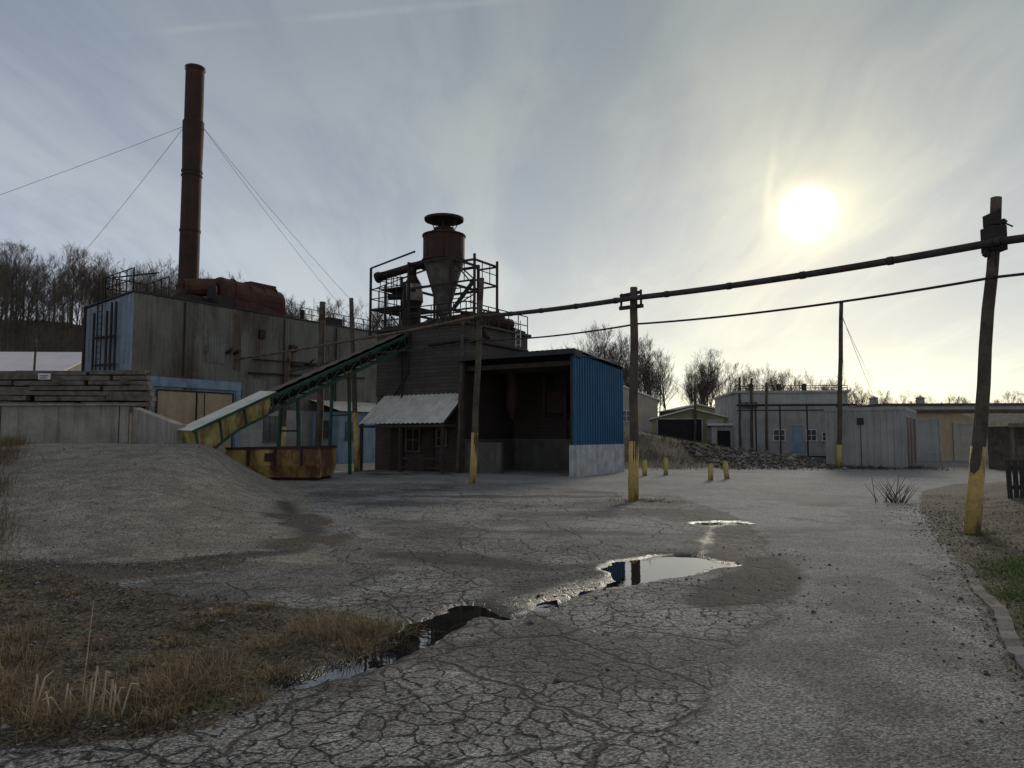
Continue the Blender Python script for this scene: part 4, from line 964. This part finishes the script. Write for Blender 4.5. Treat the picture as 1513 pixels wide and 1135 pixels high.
y5=rng.uniform(10,24,1500); x5=toeline(y5)-rng.uniform(-.8,7,1500)
xs=np.concatenate([xs,x2,x3,x4,x5]); ys=np.concatenate([ys,y2,y3,y4,y5])
stones('gravel',xs,ys,rng.gamma(2.0,.0034,len(xs))+.003+.0006*np.clip(ys-8,0,12))
n=2400; xs=rng.uniform(10,21,n); ys=rng.uniform(38,43.5,n)+rng.normal(0,1,n); stones('rubble_bank',xs,ys,rng.gamma(2.,.030,n)+.02,.9)
n=16000; xs=rng.uniform(-8,-.6,n); ys=rng.uniform(3.2,12,n); k=(dirtmask(xs,ys)>.3)&(puddle_d(xs,ys)>0)|(rng.uniform(0,1,n)<.03)
xs,ys=xs[k],ys[k]; y2=rng.uniform(4,16,3500); x2=redge(y2)+np.abs(rng.normal(.1,1.2,3500))
xs=np.concatenate([xs,x2]); ys=np.concatenate([ys,y2]); n=len(xs)
a=rng.uniform(0,6.28,n); s_=rng.uniform(.006,.022,n); zz=H(xs,ys)+.004; tl=rng.uniform(-.6,.6,(n,2))
cx_=np.array([-1,1,.7,-.6]); cy_=np.array([-.5,-.35,.6,.4])
lx=np.cos(a)[:,None]*cx_-np.sin(a)[:,None]*cy_; ly=np.sin(a)[:,None]*cx_+np.cos(a)[:,None]*cy_
lz=lx*tl[:,:1]+ly*tl[:,1:]; lz=lz-lz.min(1,keepdims=True)
v=np.stack([xs[:,None]+lx*s_[:,None],ys[:,None]+ly*s_[:,None],zz[:,None]+lz*s_[:,None]],-1)
np_mesh('leaf_litter',v.reshape(-1,3),np.arange(4*n).reshape(n,4),m_leaf,{'tint':np.repeat(rng.uniform(0,1,n),4)},False)
V=MB()
for i in range(110):
    if i<75: x=rng.uniform(-6,-.9);y=rng.uniform(4,10)
    else: y=rng.uniform(5.5,9); x=redge(y)+rng.normal(.1,.25)
    a=rng.uniform(0,3.14); l=rng.uniform(.06,.28); z=Hs(x,y)+.015
    V.cyl((x,y,z),(x+math.cos(a)*l,y+math.sin(a)*l,z+rng.uniform(0,.03)),.004,.002,4)
V.make('fallen_twigs',m_wood)

# ------------------------------------------------------------ bare trees
def tree_mesh(seed,h=12.):
    r=random.Random(seed); mb=MB()
    def branch(p,d,l,rad,lev):
        n=2
        pts=[p]; dd=d.copy()
        for i in range(n):
            dd=(dd+Vector((r.uniform(-.14,.14),r.uniform(-.14,.14),r.uniform(.0,.20)))).normalized()
            pts.append(pts[-1]+dd*l/n)
        for i in range(n): mb.cyl(pts[i],pts[i+1],rad*(1-.6*i/n),rad*(1-.6*(i+1)/n),3,False)
        if lev>=4: return
        k={1:4,2:4,3:3}[lev]
        for i in range(k):
            f=r.uniform(.3,1.); j=min(n-1,int(f*n)); b=pts[j].lerp(pts[j+1],f*n-j)
            sd_=dd.orthogonal().normalized(); sd_.rotate(Matrix.Rotation(r.uniform(0,6.28),3,dd)) 
            nd=(dd*.8+sd_*r.uniform(.4,.85)+Vector((0,0,.3))).normalized()
            branch(b,nd,l*r.uniform(.45,.68),max(rad*.5,.012),lev+1)
    pts=[Vector((0,0,-.5))]; d=Vector((0,0,1)); n=7
    for i in range(n):
        d=(d+Vector((r.uniform(-.07,.07),r.uniform(-.07,.07),.1))).normalized(); pts.append(pts[-1]+d*h*.9/n)
    R0=h*.012
    for i in range(n): mb.cyl(pts[i],pts[i+1],R0*(1-.85*i/n),R0*(1-.85*(i+1)/n),5,False)
    for i in range(13):
        f=r.uniform(.38,1.); j=min(n-1,int(f*n)); b=pts[j].lerp(pts[j+1],f*n-j); a=r.uniform(0,6.28)
        nd=Vector((math.cos(a),math.sin(a),r.uniform(.8,1.9))).normalized()
        branch(b,nd,h*.26*(1.25-f*.6),R0*.40*(1.15-f*.7),1)
    me=bpy.data.meshes.new('bare_tree_mesh'); me.from_pydata(mb.v,[],mb.f); me.materials.append(m_tree); me.update(); return me
TM=[tree_mesh(s) for s in range(6)]
def place(par,x,y,s,i):
    o=bpy.data.objects.new('tree_%d'%i,TM[random.randrange(len(TM))]); COL.objects.link(o); o.parent=par
    o.location=(x,y,Hs(x,y)); o.rotation_euler=(random.uniform(-.05,.05),random.uniform(-.05,.05),random.uniform(0,6.28)); o.scale=(s*random.uniform(.8,1.1),)*2+(s,)
wl=empty('hillside_bare_woodland'); k=0
for i in range(270):
    y=random.uniform(98,160); x=-y*random.uniform(.16,.80)
    place(wl,x,y,random.uniform(.75,1.25),k); k+=1
for i in range(30):
    y=random.uniform(78,95); x=-y*random.uniform(.5,.8); place(wl,x,y,random.uniform(.6,.9),k); k+=1
wr=empty('distant_bare_treeline')
for i in range(110):
    y=random.uniform(112,150); u=random.uniform(.06,.515); x=u*y
    s=np.interp(u,[.06,.11,.22,.33,.41,.49,.515],[.9,1.2,1.15,.95,.9,.65,.5])*random.uniform(.85,1.1); place(wr,x,y,float(s),i)
for i in range(45):
    y=random.uniform(110,170); x=y*random.uniform(.50,.80); place(wr,x,y,random.uniform(.5,.75),200+i)
for i in range(70):
    y=random.uniform(190,260); x=y*random.uniform(.42,.8); place(wr,x,y,random.uniform(.7,1.1),300+i)
